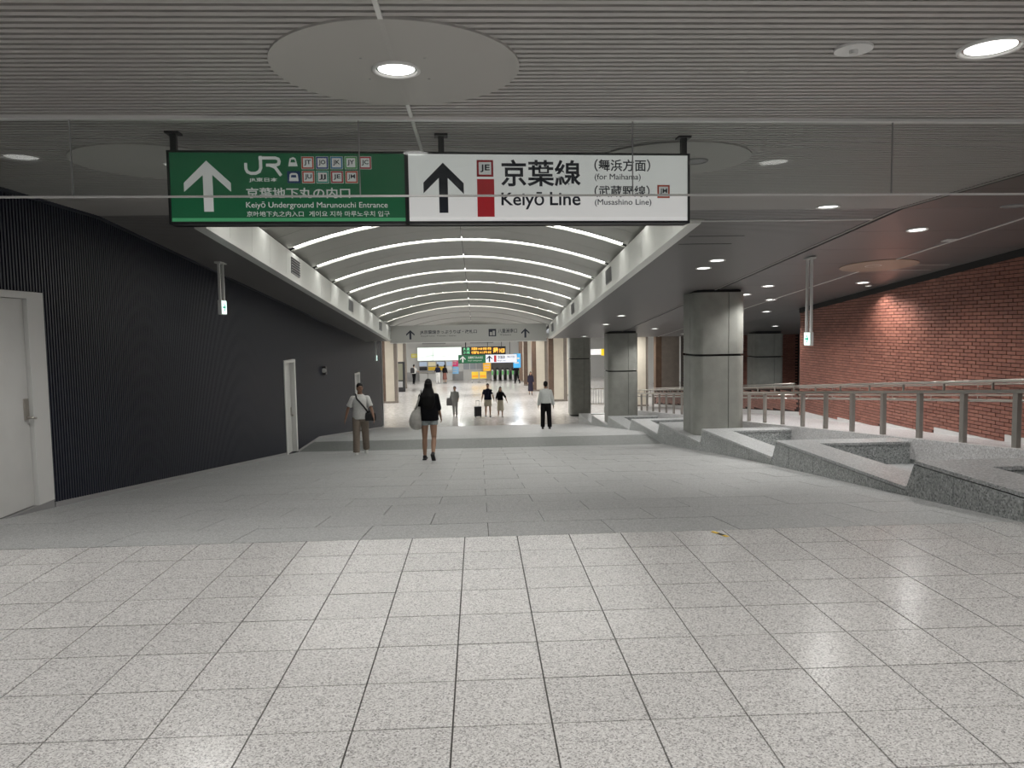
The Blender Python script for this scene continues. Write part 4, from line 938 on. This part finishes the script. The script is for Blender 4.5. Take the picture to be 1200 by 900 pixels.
    for s_ in 'LR':
        g = MB(); an = J['an'+s_]; p = J['fp'+s_]; cp, sp = math.cos(p), math.sin(p)
        def F(yy, zz, xx=0): return (an.x+xx, an.y+yy*cp-zz*sp, an.z+yy*sp+zz*cp)
        g.tube([F(-.065, -.045), F(-.02, -.04), F(.08, -.05), F(.15, -.058), F(.185, -.062)], [.034, .043, .044, .036, .018], 12); g.tube([F(-.03, -.04), F(-.01, .02)], [.042, .043], 12)
        g.hexa([F(-.095, -.075, -.042), F(-.095, -.075, .042), F(.195, -.075, .046), F(.195, -.075, -.046), F(-.095, -.045, -.042), F(-.095, -.045, .042), F(.195, -.05, .044), F(.195, -.05, -.044)])
        done(g, 'shoe', smat, .009)
    # --- hair and face
    g = MB(); g.ball(H_(0, -.012, .022), .080, .094, .100)
    if hair == 'short':
        g = MB(); g.ball(H_(0, -.010, .034), .081, .094, .090); g.ball(H_(0, -.045, -.01), .072, .06, .085)
    elif hair == 'bob': g.loft([(hd.x, hd.y-.03, hd.z-.14, .07, .055), (hd.x, hd.y-.03, hd.z-.06, .088, .075), (hd.x, hd.y-.02, hd.z+.03, .084, .08)])
    elif hair == 'long': g.loft([(.02, -.125, 1.08, .05, .025), (.01, -.135, 1.16, .12, .04), (0, -.125, 1.25, .15, .05), (0, -.11, 1.36, .15, .06), (0, -.06, 1.46, .125, .075), (0, -.03, 1.54, .09, .075), (0, -.02, 1.63, .084, .085)])
    done(g, 'hair', HAIR, .009)
    for q in (-1, 1):
        MB().ball(fix(H_(q*.03, .083, .006)), .011*k, .007*k, .006*k, 8, 6).build('eye', EYEM, t, True)
        MB().tube([fix(H_(q*.014, .0915, .026)), fix(H_(q*.045, .082, .027))], .004*k, 5).build('eyebrow', HAIR, t, True)
    MB().tube([fix(H_(-.022, .079, -.064)), fix(H_(0, .089, -.064)), fix(H_(.022, .079, -.064))], .005*k, 6).build('mouth', LIP, t, True)
    J['fix'] = fix; J['t'] = t
    return J
WHT = cloth('white', (.66, .66, .64)); BLK = cloth('black', (.008, .008, .010)); KHA = cloth('khaki', (.24, .20, .165)); DNM = cloth('pale_denim', (.42, .47, .48)); GRY = cloth('grey', (.36, .36, .35)); CRM = cloth('cream', (.60, .55, .45)); NVY = cloth('ink_navy', (.012, .014, .03)); PLM = cloth('dusk_purple', (.03, .026, .042)); TRS = cloth('black_trouser', (.006, .006, .007)); BRW = cloth('brown_red', (.22, .10, .08))
def world(J, p):   # point of a person in world space
    t = J['t']; return Matrix.Translation(t.location) @ Matrix.Rotation(t.rotation_euler.z, 4, 'Z') @ Vector(J['fix'](p))

# man in white polo shirt walking up the ramp, face to the camera
A = person('man in white short-sleeved shirt and khaki trousers walking up beside the navy wall', -2.84, 18.2, PI+.12, 1.70, {'L': (-.20, .22, .03), 'R': (.27, .10, .04)}, {'L': (.30, .34, .3), 'R': (-.12, .45, .25)},
           (WHT, .80, .86, .028), (KHA, 'wide', 2.02), SK2, 'short', (.6, .6, .58), voxel=.009, head_turn=.35)
def bag(label, name, size, loc, rz, mat, strap=None, cat='bag', taper=.9, soft=False):
    t = thing(name, label, cat, loc, rz); w_, dp, h_ = size
    m = MB(); m.rings([[(sx*w_/2*q+ox, sy*dp/2*q2, zz) for sx, sy in ((-1, -1), (1, -1), (1, 1), (-1, 1))] for zz, q, q2, ox in ((0, .86, .7, 0), (.06*h_, .97, .95, 0), (.5*h_, 1, 1, 0), (.9*h_, taper, .8, 0), (h_, taper*.9, .45, 0))])
    if soft: m = MB().loft([(ox, 0, h_*zz, w_/2*q, dp/2*q) for zz, q, ox in ((0, .45, .02), (.05, .75, .01), (.18, .97, 0), (.38, 1.03, 0), (.6, .92, .01), (.8, .7, .03), (.93, .45, .05), (1, .28, .07))])
    o = m.build('bag_body', mat, t, True); md = o.modifiers.new('b', 'BEVEL'); md.width = min(size)*.12; md.segments = 3
    if not soft: m = MB().box(-w_*.42, w_*.42, -dp/2-.006, -dp/2+.01, h_*.42, h_*.86); m.build('flap', mat, t, bevel=.004)
    else: MB().tube([(-w_*.25+.03, 0, h_*.95), (.05, 0, h_*.90), (w_*.35, 0, h_*.72)], .012, 6).build('zip', mat, t)
    if strap:
        inv = (Matrix.Translation(loc) @ Matrix.Rotation(rz, 4, 'Z')).inverted()
        MB().tube([inv @ Vector(p) for p in strap], .012, 6, 1.8).build('strap', mat, t, True)
    return t
BAGB = P('bag_black', (.012, .012, .014), .5); BAGW = P('bag_canvas', (.50, .49, .46), .85, noise=.15, nscale=14); BAGG = P('bag_grey', (.2, .2, .2), .8)
lf = world(A, (-.24, .10, .90))
bag('black shoulder bag at the hip of the man in the white shirt', 'shoulder_bag', (.26, .10, .20), tuple(lf-Vector((0, 0, .08))), .1, BAGB, [world(A, p) for p in ((-.20, .12, 1.0), (-.08, .175, 1.18), (.07, .155, 1.36), (.105, .04, 1.465), (.09, -.09, 1.42), (-.05, -.17, 1.18), (-.25, -.05, .98))])
# woman seen from behind
B = person('woman with long black hair, black top and pale shorts seen from behind', -1.02, 15.27, -.06, 1.62, {'L': (.06, .04, .035), 'R': (-.10, .62, .03)}, {'L': (.10, .22, .6), 'R': (.12, .20, .5)},
           (BLK, 1.05, .84, .045), (DNM, 'shorts', .36), SK, 'long', (.012, .012, .014), True, voxel=.009)
bg = world(B, (-.30, -.02, .80))
bag('large white canvas bag on the shoulder of the woman with long black hair', 'canvas_bag', (.27, .34, .46), tuple(bg-Vector((-.02, 0, .14))), 0, BAGW, [world(B, p) for p in ((-.29, -.10, 1.02), (-.20, -.08, 1.30), (-.15, -.02, 1.47), (-.18, .08, 1.34), (-.30, .08, 1.02))], soft=True)
# man in white long-sleeved shirt seen from behind
person('man in white long-sleeved shirt and black trousers seen from behind, right of the ramp', 2.41, 27.56, -.05, 1.73, {'L': (.05, .1, .05), 'R': (-.06, .05, .06)}, {'L': (.05, .22, .1), 'R': (.0, .24, .1)},
       (cloth('white_shirt', (.55, .57, .55)), 1.92, .93, .03), (TRS, 'wide', 2.0), SK2, 'short', (.01, .01, .01), voxel=.010)
# person in grey
G = person('person in light grey clothes walking towards the camera on the concourse', -1.32, 40.7, PI-.1, 1.62, {'L': (.1, .1, .0), 'R': (-.1, .2, .0)}, {'L': (.15, .15, .8), 'R': (-.1, .2, .2)}, (GRY, 1.5, .85, .03), (GRY, 'trousers', 1.95), SK, 'short', (.3, .3, .3), voxel=.013)
bp_ = world(G, (.30, .0, .62)); bag('grey cloth bag carried by the person in grey', 'cloth_bag', (.34, .16, .42), tuple(bp_), 0, BAGG, [world(G, p) for p in ((.28, .02, 1.02), (.24, .0, 1.2), (.2, 0, 1.44))])
# couple with suitcase
D = person('man in black shirt and cream shorts walking with a suitcase', .44, 40.3, PI, 1.76, {'L': (.12, .1, .04), 'R': (-.1, .15, .04)}, {'L': (.1, .35, .4), 'R': (-.15, .35, .1)}, (NVY, .7, .88, .035), (CRM, 'shorts', .85), SK, 'short', (.05, .05, .05), voxel=.012)
person('woman with long hair in black top and beige skirt beside the man with the suitcase', 1.10, 40.25, PI+.1, 1.58, {'L': (.15, .1, .02), 'R': (-.1, .2, .02)}, {'L': (.1, .55, .2), 'R': (.2, .30, .7)}, (BLK, 1.4, .95, .015), (CRM, 'skirt', .55), SK, 'long', (.4, .35, .3), True, voxel=.012, lean=.05)
sc = thing('suitcase', 'small dark grey suitcase beside the man in cream shorts', 'suitcase', (-.10, 40.2, ZF), .1)
MB().box(-.19, .19, -.12, .12, .05, .58).build('shell', P('suitcase_grey', (.05, .05, .055), .4), sc, bevel=.03)
for u in (-.14, .14):
    for v in (-.08, .08): MB().cyl((u-.012, v, .03), .03, .024, 12, 'x').build('wheel', M_BLACK, sc)
for u in (-.09, .09): MB().tube([(u, .1, .57), (u, .1, .86)], .009, 6).build('handle_rod', M_STEEL, sc)
MB().tube([(-.1, .1, .86), (.1, .1, .86)], .014, 8).build('handle_grip', M_BLACK, sc)
for q in range(3): MB().box(-.12+.1*q, -.08+.1*q, -.128, -.118, .1, .53).build('shell_rib', M_BLACK, sc)
# woman in dark dress
person('woman in dark top and long dusky skirt near the right-hand pillars', 3.62, 53.5, PI, 1.60, {'L': (.08, .05, 0), 'R': (-.06, .1, 0)}, {'L': (.05, .15, .3), 'R': (.05, .15, .2)}, (PLM, 1.7, .85, .04), (PLM, 'skirt', .66), SK, 'long', (.02, .02, .02), True, voxel=.014)
# people at the ticket machines
Fm = person('man in white shirt with black backpack at the ticket machines', -5.62, 66.1, -.5, 1.68, {'L': (.15, .2, .05), 'R': (-.15, .15, .05)}, {'L': (.7, .1, .6), 'R': (.6, .1, .7)}, (WHT, .8, .92, .02), (TRS, 'trousers', 1.95), SK, 'short', voxel=.016)
q = world(Fm, (0, -.24, .98)); bag('black backpack on the man at the ticket machines', 'backpack', (.30, .20, .46), tuple(q), -.5+PI, BAGB, [world(Fm, p) for p in ((-.1, -.14, 1.05), (-.14, -.1, 1.4), (-.12, .1, 1.42), (-.12, .16, 1.2))])
person('woman in white trousers and dark top at the ticket machines', -3.55, 65.8, .2, 1.70, {'L': (.05, .05, .02), 'R': (-.05, .05, .02)}, {'L': (.5, .2, .8), 'R': (.3, .3, .8)}, (NVY, 1.6, .98, .02), (WHT, 'trousers', 1.95), SK, 'bob', (.3, .3, .3), True, voxel=.016)
person('person in brown-red clothes beside the woman in white trousers', -2.98, 66.4, -.2, 1.60, {'L': (.05, .05, .02), 'R': (-.05, .05, .02)}, {'L': (.3, .2, .5), 'R': (.2, .2, .4)}, (BLK, 1.6, .95, .02), (BRW, 'skirt', .55), SK, 'bob', (.05, .05, .05), True, voxel=.016)
person('person in dark clothes by the ticket gates, right of the far sign', 3.2, 64.6, .6, 1.66, {'L': (.2, .2, .04), 'R': (-.2, .3, .04)}, {'L': (.8, .2, .9), 'R': (.5, .5, .8)}, (TRS, 1.7, .92, .03), (TRS, 'trousers', 1.95), SK, 'short', voxel=.016)
